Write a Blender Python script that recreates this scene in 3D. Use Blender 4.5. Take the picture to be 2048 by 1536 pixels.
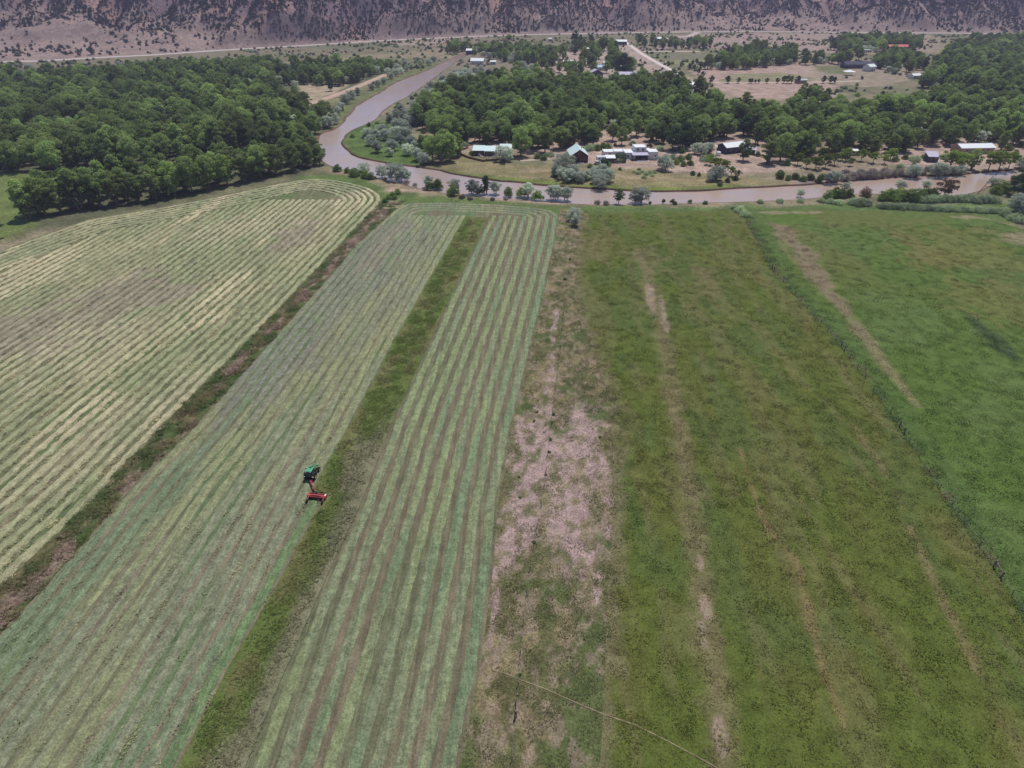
import bpy, bmesh, math, random
import numpy as np
from mathutils import Vector, Matrix, Euler

# ------------------------------------------------------------------ clear
for o in list(bpy.data.objects):
    bpy.data.objects.remove(o, do_unlink=True)
SC = bpy.context.scene
COL = SC.collection
rnd = random.Random(7)
R = math.radians

# ------------------------------------------------------------------ camera
FPX, CAM_H, PITCH = 1183.0, 80.0, R(34.7)          # focal length in pixels of a 2048 wide frame
cam_d = bpy.data.cameras.new('camera')
cam_d.sensor_width = 36.0
cam_d.lens = FPX / 2048.0 * 36.0
cam_d.clip_start = 0.5
cam_d.clip_end = 12000
cam = bpy.data.objects.new('camera', cam_d)
COL.objects.link(cam)
cam.location = (0, 0, CAM_H)
cam.rotation_euler = (math.pi / 2 - PITCH, 0, 0)
SC.camera = cam

# ------------------------------------------------------------------ world and sun
SUN_EL, SUN_AZ = R(65), R(25)                        # azimuth from +Y towards +X
w = bpy.data.worlds.new('World')
SC.world = w
w.use_nodes = True
nt = w.node_tree
sky = nt.nodes.new('ShaderNodeTexSky')
sky.sky_type = 'NISHITA'
sky.sun_disc = False
sky.sun_elevation = SUN_EL
sky.sun_rotation = SUN_AZ
sky.altitude = 1800
sky.dust_density = 1.5
bg = nt.nodes['Background']
bg.inputs['Strength'].default_value = 0.10
nt.links.new(sky.outputs[0], bg.inputs[0])
sun_d = bpy.data.lights.new('sun', 'SUN')
sun_d.energy = 3.9
sun_d.angle = R(0.53)
sun_d.color = (1.0, 0.955, 0.90)
sun = bpy.data.objects.new('sun', sun_d)
COL.objects.link(sun)
sv = Vector((math.sin(SUN_AZ) * math.cos(SUN_EL), math.cos(SUN_AZ) * math.cos(SUN_EL), math.sin(SUN_EL)))
sun.rotation_euler = sv.to_track_quat('Z', 'Y').to_euler()
sun.location = sv * 500

SC.view_settings.view_transform = 'Standard'
SC.view_settings.look = 'None'
SC.view_settings.exposure = 0.0
SC.view_settings.gamma = 1.0
SC.view_settings.use_curve_mapping = False
SC.render.engine = 'CYCLES'
SC.cycles.max_bounces = 6
SC.cycles.diffuse_bounces = 2
SC.cycles.transparent_max_bounces = 6
SC.cycles.volume_bounces = 0
SC.cycles.use_denoising = True

# ------------------------------------------------------------------ helpers
def G(px, py, z=0.0):
    """photo pixel (2048 frame) -> point on the ground plane at height z"""
    x = (np.asarray(px, float) - 1024) / FPX
    u = (768 - np.asarray(py, float)) / FPX
    dy = math.cos(PITCH) + u * math.sin(PITCH)
    dz = -math.sin(PITCH) + u * math.cos(PITCH)
    t = (z - CAM_H) / dz
    return np.stack([x * t, dy * t], -1)

def GP(pts, z=0.0):
    a = np.array(pts, float)
    return G(a[:, 0], a[:, 1], z)

def project(P):
    P = np.asarray(P, float)
    x, y, z = P[..., 0], P[..., 1], P[..., 2] - CAM_H
    dep = y * math.cos(PITCH) - z * math.sin(PITCH)
    up = y * math.sin(PITCH) + z * math.cos(PITCH)
    dep = np.maximum(dep, 1e-3)
    return 1024 + FPX * x / dep, 768 - FPX * up / dep

_T = np.random.RandomState(5).rand(256, 256)
def vnoise(x, y):
    xi = np.floor(x).astype(int); yi = np.floor(y).astype(int)
    fx = x - xi; fy = y - yi
    fx = fx * fx * (3 - 2 * fx); fy = fy * fy * (3 - 2 * fy)
    a = _T[xi & 255, yi & 255]; b = _T[(xi + 1) & 255, yi & 255]
    c = _T[xi & 255, (yi + 1) & 255]; d = _T[(xi + 1) & 255, (yi + 1) & 255]
    return (a * (1 - fx) + b * fx) * (1 - fy) + (c * (1 - fx) + d * fx) * fy
def fbm(x, y, o=4, s=0.0):
    r = 0; amp = 0.5; tot = 0
    for i in range(o):
        r = r + amp * vnoise(x * 2 ** i + 17.3 * i + s, y * 2 ** i - 9.1 * i + s * 1.7)
        tot += amp; amp *= 0.5
    return r / tot
def sstep(a, b, x):
    t = np.clip((x - a) / (b - a), 0, 1)
    return t * t * (3 - 2 * t)
def mix(c0, c1, f):
    f = np.asarray(f)[..., None]
    return c0 * (1 - f) + np.asarray(c1, float) * f

def seg_dist(x, y, poly, closed=False):
    d = np.full(x.shape, 1e9)
    n = len(poly)
    for i in range(n if closed else n - 1):
        a = poly[i]; b = poly[(i + 1) % n]
        ab = b - a; L = max(ab @ ab, 1e-9)
        t = np.clip(((x - a[0]) * ab[0] + (y - a[1]) * ab[1]) / L, 0, 1)
        d = np.minimum(d, np.hypot(x - a[0] - t * ab[0], y - a[1] - t * ab[1]))
    return d
def inside(x, y, poly):
    r = np.zeros(x.shape, bool)
    n = len(poly)
    for i in range(n):
        a = poly[i]; b = poly[(i + 1) % n]
        if a[1] == b[1]: continue
        c = ((a[1] > y) != (b[1] > y)) & (x < (b[0] - a[0]) * (y - a[1]) / (b[1] - a[1]) + a[0])
        r ^= c
    return r
def sdf(x, y, poly):
    d = seg_dist(x, y, poly, True)
    return np.where(inside(x, y, poly), d, -d)      # positive inside

def new_mesh(name, V, F, smooth=False):
    me = bpy.data.meshes.new(name)
    V = np.asarray(V, np.float32)
    if isinstance(F, np.ndarray):
        nf, k = F.shape
        me.vertices.add(len(V)); me.vertices.foreach_set('co', V.ravel())
        me.loops.add(nf * k); me.loops.foreach_set('vertex_index', F.astype(np.int32).ravel())
        me.polygons.add(nf)
        me.polygons.foreach_set('loop_start', np.arange(0, nf * k, k, dtype=np.int32))
        me.update(calc_edges=True)
        me.validate()
    else:
        me.from_pydata(V.tolist(), [], F)
    if smooth:
        me.polygons.foreach_set('use_smooth', np.ones(len(me.polygons), bool))
    return me
def set_col(me, C, name='Col'):
    C = np.asarray(C, np.float32)
    C4 = np.ones((len(C), 4), np.float32); C4[:, :3] = C
    a = me.color_attributes.new(name, 'FLOAT_COLOR', 'POINT')
    a.data.foreach_set('color', C4.ravel())
def ob(name, me, mat=None, parent=None, loc=None):
    o = bpy.data.objects.new(name, me)
    COL.objects.link(o)
    if mat is not None and me is not None and not me.materials: me.materials.append(mat)
    if parent is not None: o.parent = parent
    if loc is not None: o.location = loc
    return o
def tag(o, label=None, cat=None, group=None, kind=None):
    if label: o['label'] = label
    if cat: o['category'] = cat
    if group: o['group'] = group
    if kind: o['kind'] = kind
    return o
def empty(name, loc, rz=0.0, s=1.0):
    o = bpy.data.objects.new(name, None)
    COL.objects.link(o)
    o.empty_display_size = 0.5
    o.location = loc; o.rotation_euler = (0, 0, rz); o.scale = (s, s, s)
    return o
def copy_tree(o, parent=None):
    c = o.copy(); COL.objects.link(c); c.parent = parent
    for ch in o.children:
        copy_tree(ch, c)
    return c

class MB:
    """collects simple solids into one mesh"""
    def __init__(s): s.V = []; s.F = []
    def add(s, V, F):
        n = len(s.V); s.V += [tuple(v) for v in V]; s.F += [tuple(i + n for i in f) for f in F]; return s
    def box(s, c, d, rz=0.0, taper=1.0):
        x, y, z = d[0] / 2, d[1] / 2, d[2] / 2
        V = []
        for sz, k in ((-1, 1.0), (1, taper)):
            for sx, sy in ((-1, -1), (1, -1), (1, 1), (-1, 1)):
                V.append((sx * x * k, sy * y * k, sz * z))
        cr, sr = math.cos(rz), math.sin(rz)
        V = [(c[0] + a * cr - b * sr, c[1] + a * sr + b * cr, c[2] + e) for a, b, e in V]
        return s.add(V, [(3, 2, 1, 0), (4, 5, 6, 7), (0, 1, 5, 4), (1, 2, 6, 5), (2, 3, 7, 6), (3, 0, 4, 7)])
    def prism(s, prof, x0, x1, axis='x'):
        n = len(prof)
        if axis == 'x':
            V = [(x0, a, b) for a, b in prof] + [(x1, a, b) for a, b in prof]
        else:
            V = [(a, x0, b) for a, b in prof] + [(a, x1, b) for a, b in prof]
        F = [tuple(range(n - 1, -1, -1)), tuple(range(n, 2 * n))]
        F += [(i, (i + 1) % n, n + (i + 1) % n, n + i) for i in range(n)]
        return s.add(V, F)
    def bar(s, a, b, r0, r1=None, n=6):
        a = Vector(a); b = Vector(b); r1 = r0 if r1 is None else r1
        d = (b - a).normalized()
        u = d.orthogonal().normalized(); v = d.cross(u)
        V = []
        for p, r in ((a, r0), (b, r1)):
            for i in range(n):
                t = 2 * math.pi * i / n
                V.append(p + u * (r * math.cos(t)) + v * (r * math.sin(t)))
        F = [(i, (i + 1) % n, n + (i + 1) % n, n + i) for i in range(n)]
        F += [tuple(range(n - 1, -1, -1)), tuple(range(n, 2 * n))]
        return s.add(V, F)
    def lathe(s, prof, c, axis='x', n=20):
        """prof: (radius, offset along axis); closed ring profile"""
        V = []; m = len(prof)
        for i in range(n):
            t = 2 * math.pi * i / n
            for r, h in prof:
                p = (h, r * math.cos(t), r * math.sin(t)) if axis == 'x' else (r * math.cos(t), r * math.sin(t), h)
                V.append((c[0] + p[0], c[1] + p[1], c[2] + p[2]))
        F = []
        for i in range(n):
            j = (i + 1) % n
            for k in range(m - 1):
                F.append((i * m + k, i * m + k + 1, j * m + k + 1, j * m + k))
        return s.add(V, F)
    def build(s, name, mat, parent=None, smooth=False, bevel=0.0):
        me = new_mesh(name, s.V, s.F, smooth)
        bm = bmesh.new(); bm.from_mesh(me)
        bmesh.ops.recalc_face_normals(bm, faces=bm.faces)
        if bevel:
            bmesh.ops.bevel(bm, geom=bm.edges[:], offset=bevel, segments=2, affect='EDGES', profile=0.5)
        bm.to_mesh(me); bm.free()
        return ob(name, me, mat, parent)

# ------------------------------------------------------------------ materials
def nodes(name):
    m = bpy.data.materials.new(name); m.use_nodes = True
    t = m.node_tree; b = t.nodes['Principled BSDF']
    b.inputs['Specular IOR Level'].default_value = 0.25
    return m, t, b
def nd(t, typ, **kw):
    n = t.nodes.new(typ)
    for k, v in kw.items(): setattr(n, k, v)
    return n
def noise(t, scale, detail=3, vec=None, rough=0.55, dims='3D'):
    n = nd(t, 'ShaderNodeTexNoise', noise_dimensions=dims)
    n.inputs['Scale'].default_value = scale; n.inputs['Detail'].default_value = detail
    n.inputs['Roughness'].default_value = rough
    if vec is not None: t.links.new(vec, n.inputs['Vector'])
    return n.outputs['Fac']
def ramp(t, fac, a, b, lo=0.0, hi=1.0):
    n = nd(t, 'ShaderNodeMapRange', interpolation_type='SMOOTHSTEP')
    n.inputs['From Min'].default_value = a; n.inputs['From Max'].default_value = b
    n.inputs['To Min'].default_value = lo; n.inputs['To Max'].default_value = hi
    t.links.new(fac, n.inputs['Value'])
    return n.outputs[0]
def mixc(t, fac, a, b, blend='MIX'):
    n = nd(t, 'ShaderNodeMix', data_type='RGBA', blend_type=blend)
    for sock, v in ((n.inputs[0], fac), (n.inputs[6], a), (n.inputs[7], b)):
        if isinstance(v, (int, float)): sock.default_value = v
        elif isinstance(v, tuple): sock.default_value = (*v, 1)
        else: t.links.new(v, sock)
    return n.outputs[2]
def mathn(t, op, a, b):
    n = nd(t, 'ShaderNodeMath', operation=op)
    for i, v in enumerate((a, b)):
        if isinstance(v, (int, float)): n.inputs[i].default_value = v
        else: t.links.new(v, n.inputs[i])
    return n.outputs[0]
def wpos(t):
    return nd(t, 'ShaderNodeNewGeometry').outputs['Position']
def mapped(t, vec, scale, rz=0.0):
    n = nd(t, 'ShaderNodeMapping')
    n.inputs['Scale'].default_value = scale; n.inputs['Rotation'].default_value = (0, 0, rz)
    t.links.new(vec, n.inputs['Vector'])
    return n.outputs[0]
FIELD_ROT = R(7.0)

def ground_mat(name, fleck, fine=3.5, mid=0.5, amp=0.55, streak=0.0, bump=0.25, bump_scale=3.0, fleck_amt=0.35):
    """colour attribute Col (what grows where) broken up by several sizes of noise"""
    m, t, b = nodes(name)
    P = wpos(t)
    at = nd(t, 'ShaderNodeAttribute', attribute_name='Col')
    n1 = noise(t, mid, 4, P); n2 = noise(t, fine, 4, P, 0.65)
    c = mixc(t, 1.0, at.outputs['Color'], ramp(t, n1, 0.25, 0.75, 1 - amp * 0.6, 1 + amp * 0.6), 'MULTIPLY')
    c = mixc(t, 1.0, c, ramp(t, n2, 0.25, 0.75, 1 - amp, 1 + amp), 'MULTIPLY')
    if streak:
        v = mapped(t, P, (1.6, 0.045, 1.0), FIELD_ROT)
        n3 = noise(t, 1.0, 4, v, 0.6)
        c = mixc(t, 1.0, c, ramp(t, n3, 0.3, 0.7, 1 - streak, 1 + streak), 'MULTIPLY')
        v2 = mapped(t, P, (5.0, 0.5, 1.0), FIELD_ROT)
        n4 = noise(t, 1.0, 3, v2, 0.6)
        c = mixc(t, ramp(t, n4, 0.58, 0.75, 0, fleck_amt), c, fleck)
    else:
        n4 = noise(t, fine * 0.7, 4, mapped(t, P, (1, 1, 1), 0.7), 0.7)
        c = mixc(t, ramp(t, n4, 0.55, 0.72, 0, fleck_amt), c, fleck)
    t.links.new(c, b.inputs['Base Color'])
    b.inputs['Roughness'].default_value = 0.95
    b.inputs['Specular IOR Level'].default_value = 0.08
    bp = nd(t, 'ShaderNodeBump')
    bp.inputs['Strength'].default_value = bump; bp.inputs['Distance'].default_value = 0.4
    t.links.new(noise(t, bump_scale, 5, P, 0.7), bp.inputs['Height'])
    t.links.new(bp.outputs[0], b.inputs['Normal'])
    return m

def plain_mat(name, col, rough=0.6, var=0.18, scale=1.5, metal=0.0, spec=0.25, bump=0.0):
    m, t, b = nodes(name)
    tc = nd(t, 'ShaderNodeTexCoord').outputs['Object']
    n1 = noise(t, scale, 5, tc, 0.65)
    c = mixc(t, 1.0, tuple(col), ramp(t, n1, 0.25, 0.75, 1 - var, 1 + var), 'MULTIPLY')
    t.links.new(c, b.inputs['Base Color'])
    b.inputs['Roughness'].default_value = rough; b.inputs['Metallic'].default_value = metal
    b.inputs['Specular IOR Level'].default_value = spec
    if bump:
        bp = nd(t, 'ShaderNodeBump'); bp.inputs['Strength'].default_value = bump
        t.links.new(noise(t, scale * 6, 4, tc), bp.inputs['Height']); t.links.new(bp.outputs[0], b.inputs['Normal'])
    return m

def leaf_mat(name, ca, cb, transl=0.3, clump=0.35, lo=0.74, hi=1.32):
    m, t, b = nodes(name)
    P = wpos(t)
    oi = nd(t, 'ShaderNodeObjectInfo')
    n1 = noise(t, clump, 2, P)
    f = mathn(t, 'ADD', mathn(t, 'MULTIPLY', oi.outputs['Random'], 0.6), mathn(t, 'MULTIPLY', ramp(t, n1, 0.3, 0.7), 0.4))
    c = mixc(t, f, ca, cb)
    n2 = noise(t, 0.03, 2, P)
    c = mixc(t, 1.0, c, ramp(t, n2, 0.3, 0.7, 0.68, 1.32), 'MULTIPLY')
    wn = nd(t, 'ShaderNodeTexWhiteNoise', noise_dimensions='1D'); t.links.new(oi.outputs['Random'], wn.inputs['W'])
    c = mixc(t, 1.0, c, ramp(t, wn.outputs['Value'], 0.0, 1.0, lo, hi), 'MULTIPLY')
    t.links.new(c, b.inputs['Base Color'])
    b.inputs['Roughness'].default_value = 0.75
    b.inputs['Specular IOR Level'].default_value = 0.12
    tr = nd(t, 'ShaderNodeBsdfTranslucent')
    t.links.new(mixc(t, 1.0, c, (1.15, 1.2, 0.7), 'MULTIPLY'), tr.inputs['Color'])
    ms = nd(t, 'ShaderNodeMixShader'); ms.inputs[0].default_value = transl
    t.links.new(b.outputs[0], ms.inputs[1]); t.links.new(tr.outputs[0], ms.inputs[2])
    t.links.new(ms.outputs[0], t.nodes['Material Output'].inputs['Surface'])
    return m

def tuft_mat(name, var=0.4):
    m, t, b = nodes(name)
    at = nd(t, 'ShaderNodeAttribute', attribute_name='tint', attribute_type='INSTANCER')
    n1 = noise(t, 2.2, 3, wpos(t))
    c = mixc(t, 1.0, at.outputs['Color'], ramp(t, n1, 0.25, 0.75, 1 - var, 1 + var), 'MULTIPLY')
    t.links.new(c, b.inputs['Base Color'])
    b.inputs['Roughness'].default_value = 0.9; b.inputs['Specular IOR Level'].default_value = 0.05
    gn = nd(t, 'ShaderNodeNewGeometry').outputs['Normal']
    vm = nd(t, 'ShaderNodeVectorMath', operation='SCALE'); t.links.new(gn, vm.inputs[0]); vm.inputs['Scale'].default_value = 0.45
    va = nd(t, 'ShaderNodeVectorMath', operation='ADD'); t.links.new(vm.outputs[0], va.inputs[0]); va.inputs[1].default_value = (0, 0, 0.7)
    vn = nd(t, 'ShaderNodeVectorMath', operation='NORMALIZE'); t.links.new(va.outputs[0], vn.inputs[0])
    t.links.new(vn.outputs[0], b.inputs['Normal'])
    tr = nd(t, 'ShaderNodeBsdfTranslucent'); t.links.new(c, tr.inputs['Color'])
    ms = nd(t, 'ShaderNodeMixShader'); ms.inputs[0].default_value = 0.25
    t.links.new(b.outputs[0], ms.inputs[1]); t.links.new(tr.outputs[0], ms.inputs[2])
    t.links.new(ms.outputs[0], t.nodes['Material Output'].inputs['Surface'])
    return m

M = {}
M['terrain'] = ground_mat('terrain', (0.30, 0.25, 0.16), fine=0.9, mid=0.12, amp=0.40, bump=0.35, bump_scale=0.8, fleck_amt=0.3)
M['hill'] = ground_mat('hill_soil', (0.16, 0.13, 0.10), fine=0.25, mid=0.03, amp=0.30, bump=0.5, bump_scale=0.15, fleck_amt=0.35)
M['mown'] = ground_mat('mown_stubble', (0.36, 0.33, 0.20), fine=3.0, mid=0.35, amp=0.30, streak=0.22, bump=0.25, bump_scale=4.0, fleck_amt=0.35)
M['swath'] = ground_mat('cut_hay', (0.52, 0.48, 0.29), fine=3.2, mid=0.7, amp=0.36, streak=0.16, bump=0.8, bump_scale=3.6, fleck_amt=0.5)
M['pasture'] = ground_mat('pasture_turf', (0.19, 0.17, 0.08), fine=3.2, mid=0.40, amp=0.30, bump=0.45, bump_scale=3.4, fleck_amt=0.18)
M['weedy'] = ground_mat('weedy_soil', (0.30, 0.25, 0.16), fine=2.6, mid=0.45, amp=0.42, bump=0.5, bump_scale=3.0, fleck_amt=0.35)
M['tuft'] = tuft_mat('grass_tuft')

# ------------------------------------------------------------------ river outline (photo pixels -> ground)
LEFT_BANK = [(960, 96), (925, 108), (881, 127), (855, 140), (792, 165), (754, 188), (716, 211), (703, 223), (675, 255), (645, 267), (634, 284), (638, 308),
             (655, 327), (698, 340), (760, 356), (830, 373), (900, 386), (1000, 396), (1100, 403), (1200, 407), (1300, 407), (1400, 404), (1500, 401),
             (1600, 396), (1700, 387), (1800, 388), (1900, 390), (1950, 382), (1985, 368), (2014, 360), (2045, 345), (2150, 325), (2300, 310)]
FAR_BANK = [(2300, 296), (2150, 316), (2040, 336), (1972, 343), (1921, 348), (1853, 350), (1802, 353), (1700, 360), (1625, 368), (1550, 372), (1475, 376),
            (1420, 380), (1341, 382), (1266, 380), (1207, 376), (1150, 374), (1037, 364), (987, 359), (900, 346), (881, 340), (805, 329), (740, 318), (703, 307), (685, 290),
            (688, 273), (708, 258), (748, 241), (774, 216), (818, 190), (852, 168), (886, 142), (912, 124), (947, 104), (975, 92)]
def densify(P, step, jit=0.0, closed=False, seed=1):
    P = np.asarray(P, float)
    # Catmull-Rom through the points
    n = len(P); out = []
    for i in range(n - (0 if closed else 1)):
        p1 = P[i]; p2 = P[(i + 1) % n]
        p0 = P[(i - 1) % n] if (closed or i > 0) else p1
        p3 = P[(i + 2) % n] if (closed or i + 2 < n) else p2
        k = max(1, int(np.linalg.norm(p2 - p1) / step))
        for j in range(k):
            t = j / k
            out.append(0.5 * ((2 * p1) + (-p0 + p2) * t + (2 * p0 - 5 * p1 + 4 * p2 - p3) * t * t + (-p0 + 3 * p1 - 3 * p2 + p3) * t ** 3))
    if not closed: out.append(P[-1])
    out = np.array(out)
    if jit:
        k = np.arange(len(out)) * 0.31
        out[:, 0] += jit * (vnoise(k, k * 0 + seed) - 0.5) * 2
        out[:, 1] += jit * (vnoise(k, k * 0 + seed + 40.5) - 0.5) * 2
    return out
LB = densify(GP(LEFT_BANK), 3.0, 0.8, seed=3)
FB = densify(GP(FAR_BANK), 3.0, 0.8, seed=11)
RIVER = np.concatenate([LB, FB])
RIVER_C = np.concatenate([GP(LEFT_BANK), GP(FAR_BANK)])

# ------------------------------------------------------------------ highway line
HWY = [(-700, 147), (-300, 138), (0, 124), (76, 122), (203, 115), (305, 110), (406, 103), (520, 96), (627, 90), (754, 82), (881, 76), (1008, 71), (1127, 68), (1254, 65.5),
       (1381, 64), (1520, 63.5), (1660, 64.5), (1848, 66), (2048, 68), (2500, 72)]
HW = GP(HWY)
def yroad(x):
    y = np.interp(x, HW[:, 0], HW[:, 1])
    y = np.where(x < HW[0, 0], HW[0, 1] + (x - HW[0, 0]) * 0.5, y)
    return np.where(x > HW[-1, 0], HW[-1, 1] - (x - HW[-1, 0]) * 0.1, y)

# ------------------------------------------------------------------ ground colours by place
SAND = (0.36, 0.265, 0.215); TAN = (0.33, 0.265, 0.185); SCRUB = (0.155, 0.15, 0.085); LUSH = (0.085, 0.135, 0.035)
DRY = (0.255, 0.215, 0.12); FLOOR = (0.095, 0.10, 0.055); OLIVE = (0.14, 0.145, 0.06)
LAYERS = [  # (outline in photo pixels, colour, edge softness in metres)
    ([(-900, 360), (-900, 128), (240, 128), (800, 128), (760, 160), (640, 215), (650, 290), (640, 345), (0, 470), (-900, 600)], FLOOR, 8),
    ([(-600, 390), (140, 340), (120, 400), (30, 470), (-500, 560)], (0.125, 0.16, 0.05), 3),
    ([(585, 205), (600, 170), (700, 170), (640, 205)], TAN, 3),
    ([(600, 215), (690, 178), (775, 148), (790, 155), (720, 185), (655, 215)], (0.20, 0.18, 0.10), 4),
    ([(640, 275), (648, 235), (700, 188), (790, 152), (860, 126), (890, 118), (880, 130), (800, 165), (720, 215), (680, 258)], (0.135, 0.15, 0.065), 4),
    ([(740, 262), (765, 215), (840, 168), (905, 124), (960, 118), (1000, 135), (930, 168), (880, 195), (860, 260), (800, 280)], (0.165, 0.165, 0.095), 5),
    ([(830, 330), (900, 170), (1000, 160), (1400, 170), (1600, 225), (2400, 200), (2400, 320), (2048, 335), (1600, 350), (1400, 350), (1000, 320)], (0.25, 0.20, 0.14), 10),
    ([(900, 300), (930, 262), (1120, 262), (1230, 240), (1300, 262), (1330, 300), (1440, 280), (1520, 262), (1560, 300), (1600, 345), (1500, 352), (1330, 345), (1180, 330), (1000, 300)], SAND, 6),
    ([(1760, 300), (1840, 265), (2100, 255), (2200, 330), (1900, 345), (1780, 340)], SAND, 6),
    ([(860, 332), (920, 308), (1010, 325), (1120, 330), (1200, 335), (1340, 345), (1440, 350), (1560, 362), (1540, 374), (1340, 384), (1150, 377), (1000, 362), (900, 348)], (0.215, 0.185, 0.095), 4),
    ([(1050, 332), (1110, 338), (1110, 350), (1040, 345)], (0.30, 0.23, 0.15), 2),
    ([(1180, 348), (1420, 358), (1420, 364), (1180, 356)], (0.30, 0.24, 0.14), 2),
    ([(690, 308), (860, 335), (1000, 352), (1150, 366), (1340, 374), (1500, 368), (1540, 378), (1340, 388), (1150, 380), (1000, 368), (860, 342)], (0.14, 0.17, 0.045), 2.5),
    ([(686, 262), (760, 240), (850, 300), (870, 330), (760, 328), (690, 312)], LUSH, 3),
    ([(1590, 352), (1700, 342), (1860, 338), (1860, 352), (1700, 362), (1600, 368)], (0.27, 0.21, 0.19), 3),
    ([(640, 340), (760, 362), (900, 392), (1130, 408), (1300, 412), (1300, 402), (1100, 398), (900, 380), (700, 335)], (0.26, 0.20, 0.135), 2.5),
    ([(780, 374), (900, 394), (1130, 405), (1130, 409), (900, 400), (770, 382)], (0.40, 0.28, 0.225), 1.2),
    ([(600, 352), (700, 352), (780, 385), (960, 402), (1130, 412), (1600, 412), (2100, 395), (2400, 400), (2400, 470), (1600, 430), (1150, 432), (820, 415), (760, 400), (600, 365)], (0.10, 0.145, 0.045), 3),
    ([(880, 118), (1080, 108), (1090, 170), (900, 160)], (0.20, 0.17, 0.12), 8),
    ([(1080, 175), (1085, 108), (1230, 84), (1260, 90), (1400, 175), (1300, 182)], (0.345, 0.27, 0.225), 8),
    ([(1240, 170), (1265, 145), (1370, 150), (1395, 172), (1300, 176)], (0.30, 0.25, 0.13), 4),
    ([(1270, 100), (1400, 102), (1500, 118), (1420, 130), (1330, 122)], (0.17, 0.165, 0.10), 5),
    ([(1330, 122), (1420, 118), (1480, 124), (1440, 142), (1400, 140)], (0.23, 0.225, 0.12), 4),
    ([(1385, 145), (1420, 133), (1580, 128), (1690, 135), (1690, 170), (1640, 195), (1480, 200), (1430, 175)], (0.355, 0.255, 0.21), 5),
    ([(1440, 158), (1460, 147), (1560, 146), (1640, 155), (1620, 164), (1450, 165)], (0.235, 0.215, 0.125), 4),
    ([(1620, 128), (1720, 120), (1850, 145), (1780, 172), (1650, 172)], (0.27, 0.22, 0.16), 5),
    ([(1625, 132), (1690, 132), (1700, 146), (1650, 148)], (0.15, 0.155, 0.075), 3),
    ([(1580, 185), (1680, 180), (1690, 200), (1600, 230)], (0.30, 0.235, 0.18), 5),
    ([(1300, 100), (1330, 70), (1500, 66), (1860, 68), (1860, 100), (1600, 110), (1420, 96)], (0.30, 0.225, 0.19), 12),
    ([(-900, 160), (0, 128), (520, 99), (900, 79), (1260, 67), (1250, 90), (900, 96), (700, 108), (520, 112), (240, 126), (0, 140), (-900, 175)], (0.185, 0.16, 0.105), 10),
    ([(620, 92), (760, 84), (830, 82), (820, 92), (640, 99)], (0.14, 0.145, 0.09), 8),
    ([(750, 84), (900, 79), (890, 92), (790, 90)], (0.30, 0.225, 0.185), 8),
]
LAYERS = [(GP(p), np.array(c), s) for p, c, s in LAYERS]
def ground_col(x, y):
    n = fbm(x / 14, y / 14, 4)
    C = np.tile(np.array(SCRUB), (len(x), 1))
    C = mix(C, (0.24, 0.20, 0.13), sstep(0.45, 0.65, fbm(x / 60, y / 60, 3, 8.0)))
    for P, c, s in LAYERS:
        lo = P.min(0) - s * 3; hi = P.max(0) + s * 3
        k = np.where((x > lo[0]) & (x < hi[0]) & (y > lo[1]) & (y < hi[1]))[0]
        if not len(k): continue
        d = sdf(x[k], y[k], P) + (n[k] - 0.5) * s * 5
        C[k] = mix(C[k], c, sstep(-s, s, d))
    n2 = fbm(x / 5, y / 5, 3, 31.0)
    C *= (0.8 + 0.4 * n2)[:, None]
    return C

def grid_faces(nr, nc):
    i = np.arange(nr - 1)[:, None] * nc + np.arange(nc - 1)[None, :]
    i = i.ravel()
    return np.stack([i, i + 1, i + nc + 1, i + nc], 1)

# ------------------------------------------------------------------ ground sheet
def axis(segs):
    out = []
    for a, b, s in segs: out += list(np.arange(a, b, s))
    return np.array(out + [segs[-1][1]])
gx = axis([(-9000, -2400, 600), (-2400, -700, 25), (-700, -260, 4.0), (-260, 300, 2.0), (300, 700, 4.0), (700, 2400, 25), (2400, 9000, 600)])
gy = axis([(-400, 20, 30), (20, 225, 5.0), (225, 420, 1.8), (420, 800, 3.2), (800, 1300, 7.0), (1300, 3000, 60), (3000, 9000, 600)])
X, Y = np.meshgrid(gx, gy); xf = X.ravel(); yf = Y.ravel()
near = (yf > 215) & (yf < 1150) & (np.abs(xf) < 700)
sd = np.full(xf.shape, -100.0); sd[near] = sdf(xf[near], yf[near], RIVER_C)
zf = -2.6 * sstep(-2.8, 1.0, sd)
zf += np.where(sd < -3, (fbm(xf / 20, yf / 20, 3) - 0.5) * 0.35 * sstep(235, 260, yf), 0)
zf = np.where((yf < 232) | (np.abs(xf) > 1500), np.minimum(zf, 0) - 0.06, zf)
me = new_mesh('ground', np.stack([xf, yf, zf - 0.02], 1), grid_faces(len(gy), len(gx)), True)
Cg = ground_col(xf, yf)
Cg = mix(Cg, (0.17, 0.105, 0.07), sstep(-1.0, 0.5, sd))
set_col(me, Cg)
tag(ob('ground', me, M['terrain']), 'flat valley floor of pale soil, scrub and dry grass', kind='structure')

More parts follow.
